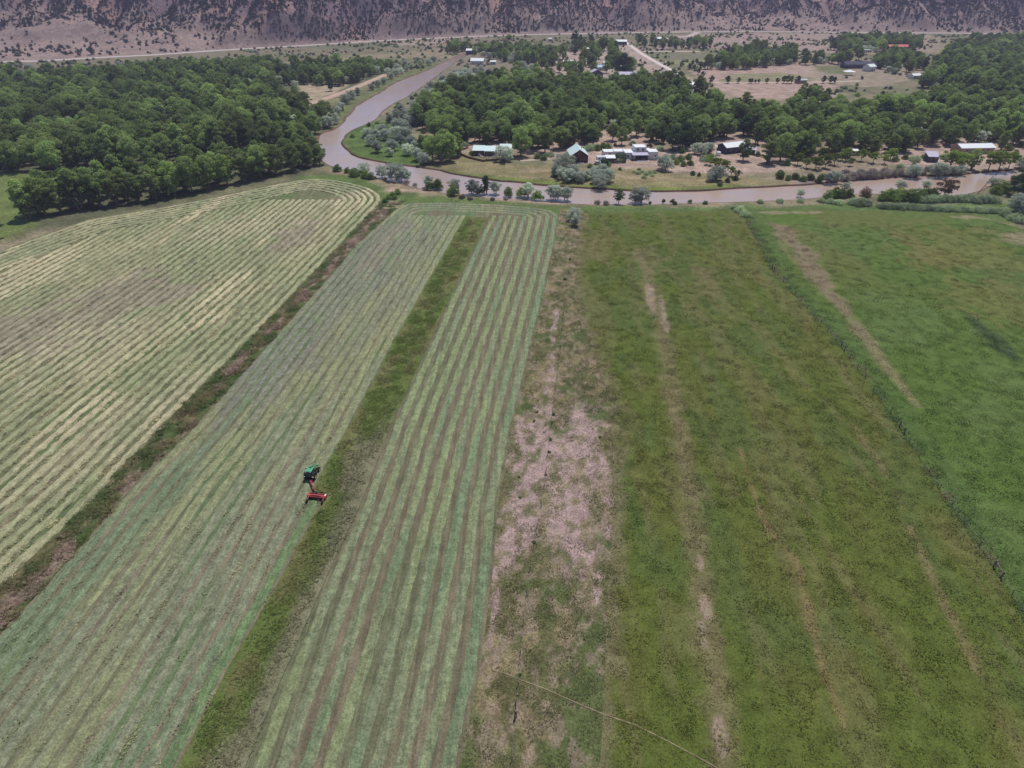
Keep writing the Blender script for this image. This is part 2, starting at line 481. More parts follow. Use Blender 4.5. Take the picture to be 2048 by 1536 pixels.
# river banks: a turf edge with an eroded soil face
def ribbon(name, line, offs, zs, cols, mat, jit=0.3):
    """strip along a line; offs: metres to the left of travel"""
    L = np.asarray(line); T = np.gradient(L, axis=0); T /= np.linalg.norm(T, axis=1)[:, None] + 1e-9
    Nn = np.stack([-T[:, 1], T[:, 0]], 1)
    V = []; C = []
    k = np.arange(len(L))
    for i, (o_, z) in enumerate(zip(offs, zs)):
        p = L + Nn * (o_ + jit * (vnoise(k * 0.7, k * 0 + i * 7.7) - 0.5))[:, None]
        V.append(np.column_stack([p, np.full(len(L), z)]))
        c = cols[i]
        C.append(ground_col(p[:, 0], p[:, 1]) if c is None else np.tile(c, (len(L), 1)) * (0.75 + 0.5 * vnoise(k * 0.9, k * 0 + i))[:, None])
    n = len(L)
    me = new_mesh(name, np.concatenate(V), grid_faces(len(offs), n), True)
    set_col(me, np.concatenate(C))
    return ob(name, me, mat)
SOIL = np.array((0.115, 0.07, 0.05))
tag(ribbon('river_bank', LB, [-4.5, -2.0, -0.6, 0.3, 1.6], [-0.06, 0.02, -0.15, -0.72, -1.6], [None, None, SOIL * 1.3, SOIL * 1.6, SOIL], M['terrain']), 'low muddy near bank of the river', kind='structure')
tag(ribbon('river_bank', FB, [-4.0, -1.5, 0.0, 0.2, 1.2], [-0.05, 0.06, 0.03, -0.62, -1.6], [None, None, SOIL, SOIL, SOIL], M['terrain']), 'steep dark soil bank along the far side of the river', kind='structure')

# water
m, t, b = nodes('muddy_water')
P = wpos(t)
sx = nd(t, 'ShaderNodeSeparateXYZ'); t.links.new(P, sx.inputs[0])
silt = mathn(t, 'ADD', ramp(t, noise(t, 0.035, 4, P), 0.38, 0.62, 0, 0.6), ramp(t, sx.outputs[0], -60, 160, 0, 0.6))
c = mixc(t, silt, (0.385, 0.32, 0.325), (0.41, 0.295, 0.215))
c = mixc(t, ramp(t, noise(t, 0.25, 4, mapped(t, P, (0.35, 1, 1))), 0.3, 0.7, 0, 0.35), c, (0.33, 0.28, 0.32))
t.links.new(c, b.inputs['Base Color'])
b.inputs['Roughness'].default_value = 0.09; b.inputs['Specular IOR Level'].default_value = 0.5; b.inputs['IOR'].default_value = 1.333
bp = nd(t, 'ShaderNodeBump'); bp.inputs['Strength'].default_value = 0.22; bp.inputs['Distance'].default_value = 0.3
t.links.new(noise(t, 0.7, 5, mapped(t, P, (0.6, 1.4, 1)), 0.6), bp.inputs['Height']); t.links.new(bp.outputs[0], b.inputs['Normal'])
M['water'] = m
bm = bmesh.new()
vs = [bm.verts.new((p[0], p[1], -0.5)) for p in RIVER]
es = [bm.edges.new((vs[i], vs[(i + 1) % len(vs)])) for i in range(len(vs))]
bmesh.ops.triangle_fill(bm, edges=es, use_beauty=True, normal=(0, 0, 1))
me = bpy.data.meshes.new('river'); bm.to_mesh(me); bm.free()
tag(ob('river', me, M['water']), 'broad muddy river bending through the valley', kind='structure')

# ------------------------------------------------------------------ hills
D1X = GP([(-600, 100), (0, 124), (150, 118), (300, 110), (420, 103), (520, 97), (640, 90), (800, 80), (1000, 71), (1270, 65), (1400, 64), (1550, 64), (1680, 65), (1850, 66), (2048, 68), (2400, 72)])[:, 0]
D1V = np.array([230, 200, 170, 130, 50, 5, 0, 0, 40, 15, 80, 190, 110, 50, 40, 40.])
def hill_h(x, d):
    d1 = np.interp(x, D1X, D1V)
    rid = 1 - np.abs(2 * fbm(x / 95 + 3.1, d / 260, 4, 2.0) - 1)
    rid2 = 1 - np.abs(2 * fbm(x / 33, d / 90, 3, 5.0) - 1)
    e = d - d1 + 150 * (rid - 0.72) + 70 * (rid2 - 0.7)
    soft = 18 * np.log1p(np.exp(np.clip(e / 18, -30, 30)))
    h = 0.06 * np.clip(d - 12, 0, None) * (0.6 + 0.8 * fbm(x / 70, d / 70, 3, 9.0)) + 0.47 * soft
    h += 9.0 * (fbm(x / 24, d / 30, 4, 4.0) - 0.5) * sstep(40, 160, d)
    h = np.where(h > 120, 120 + (h - 120) * 0.06, h)
    k = sstep(9, 42, d)
    return h * k - 0.5 * (1 - sstep(9, 16, d))
hx = axis([(-3600, -1300, 40), (-1300, 1500, 9.0), (1500, 3600, 40)])
hd = axis([(9, 30, 4.0), (30, 520, 7.0), (520, 1000, 20), (1000, 2600, 80)])
HX, HD = np.meshgrid(hx, hd); hxf = HX.ravel(); hdf = HD.ravel()
hh = hill_h(hxf, hdf)
me = new_mesh('hillside', np.stack([hxf, yroad(hxf) + hdf, hh], 1), grid_faces(len(hd), len(hx)), True)
n = fbm(hxf / 60, hdf / 60, 4, 1.0); n2 = fbm(hxf / 28, hdf / 28, 3, 6.0)
C = np.tile(np.array((0.175, 0.122, 0.138)), (len(hxf), 1))
C = mix(C, (0.275, 0.190, 0.175), sstep(0.48, 0.62, n))
C = mix(C, (0.128, 0.100, 0.120), sstep(0.50, 0.62, n2))
C = mix(C, (0.36, 0.225, 0.18), 0.85 * sstep(0.62, 0.70, fbm(hxf / 45, hdf / 45, 3, 12.0)))
C = mix(C, (0.27, 0.20, 0.175), 1 - sstep(0, 60, hdf - np.interp(hxf, D1X, D1V) + 30 * (n - 0.5)))
set_col(me, C)
tag(ob('hillside', me, M['hill']), 'eroded purplish desert hills dotted with dark junipers', kind='structure')

# ------------------------------------------------------------------ roads
def road(name, px, width, col, label, z=0.06, mat=None, zs=None):
    L = densify(GP(px), 4.0)
    k = np.arange(len(L)); T = np.gradient(L, axis=0); T /= np.linalg.norm(T, axis=1)[:, None] + 1e-9
    Nn = np.stack([-T[:, 1], T[:, 0]], 1)
    V = []; C = []
    for i, s in enumerate((-0.62, -0.5, -0.2, 0.2, 0.5, 0.62)):
        p = L + Nn * (s * width * (1 + 0.12 * (vnoise(k * 0.5, k * 0 + i * 3.3) - 0.5)))[:, None]
        V.append(np.column_stack([p, np.full(len(L), z if abs(s) < 0.6 else z - 0.3)]))
        C.append(np.tile(np.array(col) * (0.9 if abs(s) > 0.3 else 1.05), (len(L), 1)))
    me = new_mesh(name, np.concatenate(V), grid_faces(6, len(L)), True)
    set_col(me, np.concatenate(C))
    return tag(ob(name, me, mat or M['terrain']), label, kind='structure')
M['road'] = ground_mat('worn_road', (0.5, 0.42, 0.38), fine=0.6, mid=0.08, amp=0.12, bump=0.1, fleck_amt=0.2)
road('highway', HWY, 11.0, (0.46, 0.39, 0.38), 'pale two lane highway along the foot of the hills', 0.25, M['road'])
road('dirt_road', [(1236, 80), (1250, 84), (1262, 92), (1280, 105), (1308, 122), (1340, 139), (1362, 152), (1390, 170), (1402, 180)], 5.5, (0.58, 0.49, 0.45), 'straight pale dirt road running down from the highway into the village', 0.22, M['road'])
road('side_drive', [(1284, 103), (1330, 102.5), (1400, 103)], 7.0, (0.53, 0.42, 0.37), 'short pale drive branching off the dirt road', 0.18, M['road'])
road('farm_lane', [(1412, 166), (1500, 165.5), (1600, 165), (1720, 162)], 4.0, (0.50, 0.39, 0.33), 'thin straight lane lined with small round trees', 0.18, M['road'])
road('highway_turnoff', [(1395, 65), (1386, 69), (1376, 73), (1350, 74)], 10.0, (0.46, 0.37, 0.34), 'gravel turnoff looping off the highway', 0.3, M['road'])
road('levee_track', [(560, 222), (600, 213), (640, 201), (690, 183), (735, 165), (772, 149)], 7.0, (0.42, 0.31, 0.235), 'sandy levee track beside the upper river', 0.2, M['road'])
road('house_drive', [(1405, 292), (1440, 293), (1452, 297)], 6.0, (0.45, 0.38, 0.34), 'pale gravel drive at the dark walled house', 0.22, M['road'])
road('garden_path', [(1040, 322), (1070, 320), (1100, 318)], 2.5, (0.45, 0.36, 0.28), 'curved pale path behind the river lawn', 0.2, M['road'])

# ------------------------------------------------------------------ fields
def lin(px):
    """boundary given in photo pixels -> x as a function of y on the ground (extended straight)"""
    W = GP(px); W = W[np.argsort(W[:, 1])]
    def f(y):
        y = np.asarray(y, float)
        r = np.interp(y, W[:, 1], W[:, 0])
        a = (W[1, 0] - W[0, 0]) / (W[1, 1] - W[0, 1]); e = (W[-1, 0] - W[-2, 0]) / (W[-1, 1] - W[-2, 1])
        r = np.where(y < W[0, 1], W[0, 0] + (y - W[0, 1]) * a, r)
        return np.where(y > W[-1, 1], W[-1, 0] + (y - W[-1, 1]) * e, r)
    return f
A_RIGHT = lin([(764, 400), (664, 507), (531, 646), (332, 845), (179, 1008), (0, 1174)])
B_LEFT = lin([(805, 407), (708, 494), (680, 530), (531, 696), (382, 862), (266, 972), (137, 1123), (0, 1270)])
U_LEFT0 = lin([(930, 435), (893, 500), (790, 679), (682, 881), (631, 972)])
U_LEFT1 = lin([(646, 1000), (548, 1181), (455, 1339), (353, 1536)])
U_RIGHT = lin([(978, 437), (946, 500), (879, 643), (823, 766), (780, 859), (723, 1010), (680, 1099), (616, 1243), (548, 1397), (493, 1536)])
C_RIGHT = lin([(1118, 430), (1108, 500), (1082, 616), (1055, 733), (1022, 865), (996, 1010), (985, 1150), (960, 1340), (918, 1536)])
FENCE1 = lin([(1150, 452), (1138, 540), (1130, 600), (1120, 700), (1105, 830), (1085, 1000), (1070, 1075), (1055, 1180), (1042, 1290), (1035, 1400), (1022, 1536)])
E_LEFT = lin([(1168, 425), (1150, 520), (1150, 600), (1185, 700), (1220, 800), (1228, 1000), (1215, 1200), (1207, 1400), (1200, 1536)])
FENCE2 = lin([(1478, 418), (1500, 455), (1545, 540), (1590, 590), (1680, 690), (1740, 770), (1810, 870), (1880, 980), (1950, 1080), (2000, 1155), (2048, 1228)])
YM = float(G(640, 985)[1])                                   # how far the mower has come
def U_LEFT(y): return np.where(np.asarray(y) > YM, U_LEFT0(y), U_LEFT1(y))
YB = 12.0
def sheet(name, fl, fr, ytop_px, colfn, mat, z, label, ns, nt_, relief=0.05, rs=1.5, kind='structure'):
    s = np.linspace(0, 1, ns); W = GP(ytop_px)
    V = np.zeros((nt_, ns, 3))
    for i, si in enumerate(s):
        yt = 240.0
        for _ in range(6):
            xx = fl(yt) + (fr(yt) - fl(yt)) * si
            yt = np.interp(xx, W[:, 0], W[:, 1])
        tt = np.linspace(0, 1, nt_) ** 1.25
        y = YB + (yt - YB) * tt
        V[:, i, 0] = fl(y) + (fr(y) - fl(y)) * si; V[:, i, 1] = y
    x = V[..., 0].ravel(); y = V[..., 1].ravel()
    zz = z + relief * (fbm(x / rs, y / rs, 3, 3.0) - 0.5)
    me = new_mesh(name, np.stack([x, y, zz], 1), grid_faces(nt_, ns), True)
    set_col(me, colfn(x, y) * 0.92)
    return tag(ob(name, me, mat), label, kind=kind)
def uv(x, y): return x - y * math.tan(FIELD_ROT), y
def blobs(x, y, lst, amp=0.85):
    """lst: (px, py, radius across m, radius along m) -> weight"""
    n = fbm(x / 3, y / 4.5, 5, 21.0) - 0.5
    wgt = np.zeros(len(x))
    for px, py, rx, ry in lst:
        c0 = G(px, py); u, v = uv(x - c0[0], y - c0[1])
        wgt = np.maximum(wgt, sstep(1.15, 0.6, np.hypot(u / rx, v / ry) - n * amp * 2))
    return wgt

def col_mownA(x, y):
    u, v = uv(x, y)
    C = np.tile(np.array((0.155, 0.165, 0.085)), (len(x), 1))
    C = mix(C, (0.215, 0.19, 0.115), sstep(0.45, 0.62, fbm(u / 9, v / 45, 3)))
    C = mix(C, (0.125, 0.16, 0.07), sstep(0.52, 0.66, fbm(u / 7, v / 60, 3, 7.0)))
    C = mix(C, (0.255, 0.195, 0.165), blobs(x, y, [(240, 600, 16, 22), (330, 590, 10, 12), (60, 660, 16, 16), (590, 470, 8, 20)]) * 0.5)
    return C
def col_mownB(x, y):
    u, v = uv(x, y)
    C = np.tile(np.array((0.165, 0.165, 0.095)), (len(x), 1))
    C = mix(C, (0.195, 0.170, 0.112), sstep(0.42, 0.62, fbm(u / 4, v / 50, 3)))
    C = mix(C, (0.13, 0.175, 0.085), sstep(0.5, 0.65, fbm(u / 6, v / 40, 3, 7.0)))
    C = np.where((x > U_RIGHT(y) - 0.2)[:, None], mix(C, (0.150, 0.128, 0.080), np.full(len(x), 0.6)), C)   # thin brown stubble right of the uncut strip
    return C
def strip_bare(x, y):
    return blobs(x, y, [(1045, 1000, 4.5, 13), (1160, 870, 6, 10), (1075, 900, 5, 16), (1150, 1040, 6, 10), (1160, 930, 6, 12), (1030, 1060, 3.5, 9), (1108, 660, .9, 14), (1100, 745, 1.5, 12), (985, 1250, .5, 6), (1195, 1180, .8, 4)])
def col_strip(x, y):
    n = fbm(x / 2.5, y / 4, 4, 2.0)
    C = np.tile(np.array((0.125, 0.125, 0.055)), (len(x), 1))
    C = mix(C, (0.22, 0.185, 0.10), sstep(0.44, 0.64, n))
    C = mix(C, (0.100, 0.125, 0.045), sstep(0.55, 0.70, fbm(x / 6, y / 8, 3, 14.0)))
    C = mix(C, (0.30, 0.225, 0.17), sstep(0.54, 0.64, fbm(x / 1.1, y / 1.6, 3, 44.0)) * 0.6)
    C = mix(C, (0.365, 0.265, 0.240), strip_bare(x, y) * (0.15 + 0.85 * sstep(0.40, 0.56, fbm(x / 1.3, y / 1.8, 4, 4.0))))
    return C
E_WORN = GP([(1275, 500), (1300, 560), (1312, 620), (1330, 700), (1345, 790), (1360, 880), (1380, 960), (1395, 1080), (1410, 1230), (1425, 1350), (1440, 1500), (1445, 1560)])
F_TAN = GP([(1565, 455), (1620, 530), (1665, 590), (1700, 635), (1745, 700), (1785, 750), (1835, 812)])
def col_E(x, y):
    C = np.tile(np.array((0.102, 0.130, 0.027)), (len(x), 1))
    C = mix(C, (0.124, 0.130, 0.034), sstep(0.42, 0.66, fbm(x / 9, y / 26, 4)) * 0.65)
    C = mix(C, (0.092, 0.128, 0.036), sstep(0.48, 0.66, fbm(x / 7, y / 14, 4, 9.0)) * 0.7)
    C = mix(C, (0.175, 0.155, 0.070), sstep(0.54, 0.66, fbm(x / 3, y / 18, 3, 19.0)) * 0.4)
    le = sstep(3.5, 0.0, x - E_LEFT(y) - 5.0 * (fbm(x / 2.0, y / 3.0, 4, 61.0) - 0.5))
    C = mix(C, (0.20, 0.17, 0.10), le * 0.75)
    d = seg_dist(x, y, E_WORN); n = fbm(x / 2.2, y / 3, 4, 5.0)
    C = mix(C, (0.225, 0.18, 0.105), sstep(3.0, 0.3, d - 4.0 * (n - 0.5)) * 0.55)
    C = mix(C, (0.40, 0.29, 0.24), blobs(x, y, [(1411, 1215, 0.9, 2.6), (1405, 1265, 0.8, 2.8), (1400, 1130, 0.7, 3), (1440, 1470, 0.8, 2.5), (1330, 640, 1.2, 12), (1300, 590, 1.5, 12)], 0.7) * 0.55)
    d2 = seg_dist(x, y, GP([(1480, 900), (1530, 1050), (1590, 1120), (1610, 1200), (1640, 1330), (1690, 1450)]))
    C = mix(C, (0.24, 0.17, 0.085), sstep(0.9, 0.1, d2 - 1.6 * (n - 0.55)) * 0.6)
    d3 = seg_dist(x, y, GP([(1700, 840), (1780, 960), (1860, 1150), (1930, 1290), (2000, 1450)]))
    C = mix(C, (0.22, 0.165, 0.085), sstep(1.0, 0.1, d3 - 2.2 * (n - 0.6)) * 0.55)
    C = mix(C, (0.22, 0.17, 0.09), blobs(x, y, [(1410, 560, 5, 14), (1180, 500, 5, 14), (1300, 520, 6, 14)]) * 0.35)
    return C
def col_F(x, y):
    C = np.tile(np.array((0.096, 0.148, 0.032)), (len(x), 1))
    C = mix(C, (0.108, 0.158, 0.044), sstep(0.46, 0.62, fbm(x / 12, y / 20, 4)) * 0.8)
    C = mix(C, (0.135, 0.14, 0.045), sstep(0.50, 0.62, fbm(x / 16, y / 24, 4, 9.0)) * sstep(150, 190, y) * 0.6)
    d = seg_dist(x, y, F_TAN); n = fbm(x / 3, y / 6, 4, 5.0)
    wd = np.interp(y, [110, 170, 235], [0.7, 3.2, 5.5])
    C = mix(C, (0.25, 0.215, 0.115), sstep(1.5, 0.3, d / wd - (n - 0.5) * 1.8) * 0.75)
    C = mix(C, (0.20, 0.145, 0.105), sstep(1.1, 0.3, d / wd - (n - 0.5) * 2.0) * 0.55 * sstep(120, 150, y))
    lush = sstep(0, 2, x - FENCE2(y)) * sstep(np.interp(y, [60, 150, 240], [7, 10, 12.0]), 2, x - FENCE2(y))
    C = mix(C, (0.075, 0.125, 0.034), lush * 0.6)
    C = mix(C, (0.045, 0.07, 0.03), blobs(x, y, [(2000, 690, 3.0, 10), (1955, 650, 2, 8)], 0.3) * 0.8)
    C = mix(C, (0.20, 0.165, 0.06), blobs(x, y, [(1930, 510, 25, 16), (1900, 470, 22, 10), (1985, 600, 14, 16)]) * 0.4)
    C = mix(C, (0.32, 0.25, 0.17), blobs(x, y, [(2040, 480, 8, 8), (1950, 435, 8, 3), (1560, 425, 18, 2)]) * 0.6)
    return C
def col_ditch(x, y):
    n = fbm(x / 2, y / 5, 4, 2.0)
    C = np.tile(np.array((0.075, 0.105, 0.035)), (len(x), 1))
    C = mix(C, (0.135, 0.12, 0.06), sstep(0.42, 0.60, n))
    mid = (A_RIGHT(y) + B_LEFT(y)) / 2
    C = mix(C, (0.27, 0.195, 0.155), sstep(0.47, 0.58, fbm(x / 3, y / 9, 4, 33.0)) * sstep(2.8, 0.8, np.abs(x - mid - 0.8)) * 0.9)
    return C
def col_uncut(x, y):
    n = fbm(x / 2.5, y / 8, 4, 2.0)
    C = np.tile(np.array((0.110, 0.148, 0.040)), (len(x), 1))
    C = mix(C, (0.145, 0.150, 0.058), sstep(0.45, 0.62, n))
    f = (x - U_LEFT(y)) / (U_RIGHT(y) - U_LEFT(y))
    C = mix(C, (0.20, 0.19, 0.12), sstep(0.45, 0.8, f + (fbm(x / 3, y / 12, 3, 5.0) - 0.5) * 0.9) * sstep(110, 85, y + 30 * (fbm(x / 3, y / 12, 3, 8.0) - 0.5)) * 0.85)
    return C
A_LEFT = lin([(610, 357), (480, 385), (300, 420), (180, 438), (60, 480), (0, 502), (-160, 560), (-420, 700), (-800, 1100)])
fieldA = sheet('mown_field', A_LEFT, A_RIGHT, [(-3000, 700), (600, 357), (640, 358), (700, 366), (740, 377), (760, 388), (767, 400), (900, 500)], col_mownA, M['mown'], 0.04, 'mown hay field with pale raked swaths left of the weedy ditch', 150, 330)
fieldBC = sheet('mown_field', B_LEFT, C_RIGHT, [(795, 420), (802, 411), (825, 405), (900, 405), (1000, 409), (1080, 416), (1110, 426), (1121, 440)], col_mownB, M['mown'], 0.04, 'freshly mown hay field where the tractor is working', 130, 420)
TOPX = [(640, 352), (780, 385), (960, 402), (1130, 412), (1600, 412), (2100, 395)]
sheet('ditch_strip', A_RIGHT, B_LEFT, [(745, 385), (765, 388), (785, 392), (815, 400)], col_ditch, M['weedy'], 0.03, 'weedy ditch strip between the two mown hay fields', 24, 420, 0.5, 2.5)
sheet('fence_strip', C_RIGHT, E_LEFT, [(1105, 415), (1130, 418), (1180, 420)], col_strip, M['weedy'], 0.03, 'weedy strip with bare pinkish soil along the wire fence', 46, 420, 0.16, 1.2)
sheet('pasture', E_LEFT, FENCE2, [(1150, 426), (1200, 425), (1350, 423), (1500, 420)], col_E, M['pasture'], 0.04, 'olive green pasture between the two wire fences', 150, 420, 0.22, 1.3)
F_RIGHT = lin([(2100, 430), (2200, 500), (2500, 800), (2700, 1200)])
sheet('pasture', FENCE2, F_RIGHT, [(1470, 418), (1700, 421), (1850, 424), (1950, 432), (2060, 462), (2200, 500)], col_F, M['pasture'], 0.04, 'bright green pasture right of the long wire fence', 130, 330, 0.2, 1.3)
US = sheet('uncut_strip', lambda y: U_LEFT(y) + 0.1, lambda y: U_RIGHT(y) - 0.1, [(900, 434), (930, 434), (978, 436), (1000, 437)], col_uncut, M['pasture'], 0.22, 'narrow strip of standing uncut hay between mown bands', 26, 420, 0.25, 1.0)

# thin trail across the fence strip and pasture
road('cattle_trail', [(985, 1342), (1010, 1347), (1040, 1360), (1090, 1378), (1150, 1405), (1210, 1430), (1270, 1450), (1330, 1480), (1390, 1512), (1450, 1545)], 0.15, (0.24, 0.20, 0.12), 'thin pale trail crossing the weedy strip into the pasture', 0.095)

# ------------------------------------------------------------------ hay swaths: each a strip of its own
def clean(Pn): return Pn[np.isfinite(Pn).all(1)]
def smooth_line(L, k):
    if len(L) < 2 * k + 3: return L
    pad = np.concatenate([np.repeat(L[:1], k, 0), L, np.repeat(L[-1:], k, 0)])
    ker = np.ones(2 * k + 1) / (2 * k + 1)
    return np.stack([np.convolve(pad[:, i], ker, 'valid') for i in range(2)], 1)
def resample(L, step):
    d = np.concatenate([[0], np.cumsum(np.linalg.norm(np.diff(L, axis=0), axis=1))])
    s = np.arange(0, d[-1], step)
    return np.stack([np.interp(s, d, L[:, i]) for i in range(2)], 1)
swath_n = [0]
def swath(L, width, height, colfn, parent, rag=0.32):
    L = resample(L, 0.55)
    if len(L) < 8: return
    k = np.arange(len(L)); sd_ = swath_n[0] * 3.7; swath_n[0] += 1
    T = np.gradient(L, axis=0); T /= np.linalg.norm(T, axis=1)[:, None] + 1e-9
    Nn = np.stack([-T[:, 1], T[:, 0]], 1)
    V = []; C = []
    wob = (fbm(k * 0.05, k * 0 + sd_, 2) - 0.5) * 0.35
    hv = height * (0.65 + 0.7 * fbm(k * 0.25, k * 0 + sd_ + 5, 3))
    for i, (s, hz) in enumerate(((-0.5, -0.06), (-0.36, 0.75), (-0.1, 1.0), (0.18, 0.95), (0.38, 0.7), (0.5, -0.06))):
        edge = rag * (vnoise(k * 0.45, k * 0 + sd_ + i * 9.3) - 0.5) * (1 if abs(s) > 0.3 else 0.4)
        p = L + Nn * (width * s + edge + wob)[:, None]
        z = 0.06 + hv * hz * (0.75 + 0.5 * vnoise(k * 0.8, k * 0 + sd_ + i * 4.1)) if hz > 0 else np.full(len(L), 0.0)
        V.append(np.column_stack([p, z])); C.append(colfn(p[:, 0], p[:, 1], s) * (1.04 if colfn is swA else 0.92))
    me = new_mesh('swath', np.concatenate(V), grid_faces(6, len(L)), True)
    set_col(me, np.concatenate(C))
    return ob('swath', me, M['swath'], parent)
def swA(x, y, s):
    u, v = uv(x, y)
    C = np.tile(np.array((0.365, 0.350, 0.205)), (len(x), 1))
    C = mix(C, (0.285, 0.300, 0.165), sstep(0.40, 0.60, fbm(u / 16, v / 50, 3, 3.0)))
    C = mix(C, (0.47, 0.42, 0.26), sstep(0.52, 0.66, fbm(u / 12, v / 40, 3, 11.0)))
    C = mix(C, (0.275, 0.215, 0.185), blobs(x, y, [(240, 600, 16, 22), (330, 590, 10, 12), (60, 660, 16, 16), (590, 470, 8, 20)]) * 0.5)
    C = mix(C, (0.43, 0.39, 0.25), blobs(x, y, [(470, 460, 16, 18), (560, 440, 14, 16), (180, 700, 12, 22), (330, 830, 6, 20), (150, 900, 10, 16), (60, 560, 12, 10), (640, 400, 14, 10)]) * 0.6)
    return C
def swB(x, y, s):
    u, v = uv(x, y)
    C = np.tile(np.array((0.238, 0.256, 0.160)), (len(x), 1))
    C = mix(C, (0.275, 0.290, 0.155), sstep(0.45, 0.62, fbm(u / 5, v / 40, 3, 3.0)))
    C = mix(C, (0.195, 0.245, 0.140), sstep(0.52, 0.66, fbm(u / 5, v / 30, 3, 11.0)))
    C = mix(C, (0.235, 0.225, 0.18), blobs(x, y, [(700, 560, 14, 30), (560, 720, 10, 26), (760, 480, 14, 20)]) * 0.7)
    return C
def swC(x, y, s):
    u, v = uv(x, y)
    C = np.tile(np.array((0.232, 0.265, 0.150)), (len(x), 1))
    C = mix(C, (0.25, 0.29, 0.145), sstep(0.45, 0.60, fbm(u / 3, v / 40, 3, 3.0)))
    C = mix(C, (0.195, 0.255, 0.140), sstep(0.54, 0.66, fbm(u / 3, v / 25, 3, 11.0)))
    return C
def swFresh(x, y, s):
    return np.tile(np.array((0.175, 0.245, 0.115)), (len(x), 1))
PER = 2.8
# field A: outer rounds follow the edges, inner ones run with the ditch
ys = np.arange(YB, 256, 1.0)
edgeR = np.stack([A_RIGHT(ys), ys], 1)
cornerA = GP([(764, 396), (755, 385), (735, 375), (700, 366), (660, 360), (625, 358)])
hedge = GP([(600, 361), (540, 372), (480, 386), (400, 402), (300, 421), (180, 440), (60, 482), (0, 504), (-160, 562), (-300, 640)])
outA = resample(smooth_line(resample(np.concatenate([edgeR, cornerA, hedge]), 1.0), 4), 1.0)
T = np.gradient(outA, axis=0); T /= np.linalg.norm(T, axis=1)[:, None]
NA = np.stack([-T[:, 1], T[:, 0]], 1)
topA = np.concatenate([cornerA[2:], hedge])
for k in range(6):
    d = 1.2 + PER * k
    L = outA + NA * d
    L = L[seg_dist(L[:, 0], L[:, 1], outA) > d - 0.12]
    swath(smooth_line(L, 3), 1.75, 0.30, swA, fieldA, 0.7)
for k in range(6, 62):
    d = 1.2 + PER * k
    L = np.stack([A_RIGHT(ys) - d / math.cos(R(7.2)), ys], 1)
    L = L[inside(L[:, 0], L[:, 1], outA) & (seg_dist(L[:, 0], L[:, 1], topA) > 6 * PER + 0.4)] if False else L
    q = (seg_dist(L[:, 0], L[:, 1], topA) > 6 * PER + 0.3) & (L[:, 1] < np.interp(L[:, 0], *np.array(sorted(map(tuple, topA))).T))
    px, py = project(np.column_stack([L, np.zeros(len(L))]))
    q &= px > -260
    if q.sum() > 6: swath(L[q], 1.75, 0.30, swA, fieldA, 0.7)
# field B and C
def fracs(fl, fr, y, fr_):
    return np.stack([fl(y) + (fr(y) - fl(y)) * fr_, y], 1)
topBC = resample(densify(GP([(805, 409), (830, 406), (900, 406), (1000, 410), (1080, 417), (1105, 424)]), 1.0), 1.0)
NB, NC, HEAD = 13, 9, 4
for k in range(NB):
    f = (k + 0.5) / NB
    yb = np.arange(YB, 236, 1.0)
    L = np.stack([B_LEFT(yb) + (U_LEFT0(yb) - B_LEFT(yb)) * f, yb], 1)
    yt = np.interp(L[:, 0], topBC[:, 0], topBC[:, 1])
    if k < HEAD:
        d = 1.4 + PER * k
        j = NC - 1 - k
        yc = np.arange(YB, 246, 1.0)
        Rr = np.stack([U_RIGHT(yc) + (C_RIGHT(yc) - U_RIGHT(yc)) * (j + 0.5) / NC, yc], 1)
        tb = topBC.copy(); tb[:, 1] -= d
        L2 = np.stack([B_LEFT(yc) + (U_LEFT0(yc) - B_LEFT(yc)) * f, yc], 1)
        L2 = L2[L2[:, 1] < np.interp(L2[:, 0], tb[:, 0], tb[:, 1]) - 0.5]
        Rr = Rr[Rr[:, 1] < np.interp(Rr[:, 0], tb[:, 0], tb[:, 1]) - 0.5]
        tb = tb[(tb[:, 0] > L2[-1, 0] + 1) & (tb[:, 0] < Rr[-1, 0] - 1)]
        swath(smooth_line(np.concatenate([L2, tb]), 3), 1.9, 0.11, swB, fieldBC)
        swath(smooth_line(np.concatenate([tb[-6:], Rr[::-1]]), 3), 1.8, 0.13, swC, fieldBC)
    else:
        swath(L[L[:, 1] < yt - HEAD * PER - 0.5], 2.0, 0.11, swB, fieldBC)
for j in range(NC - HEAD):
    yb = np.arange(YB, 236, 1.0)
    L = fracs(U_RIGHT, C_RIGHT, yb, (j + 0.5) / NC)
    yt = np.interp(L[:, 0], topBC[:, 0], topBC[:, 1])
    swath(L[L[:, 1] < yt - HEAD * PER - 0.5], 1.75, 0.13, swC, fieldBC)
yb = np.arange(YB, YM - 1.0, 1.0)
swath(np.stack([U_LEFT1(yb) - 1.3, yb], 1), 1.9, 0.16, swFresh, fieldBC)

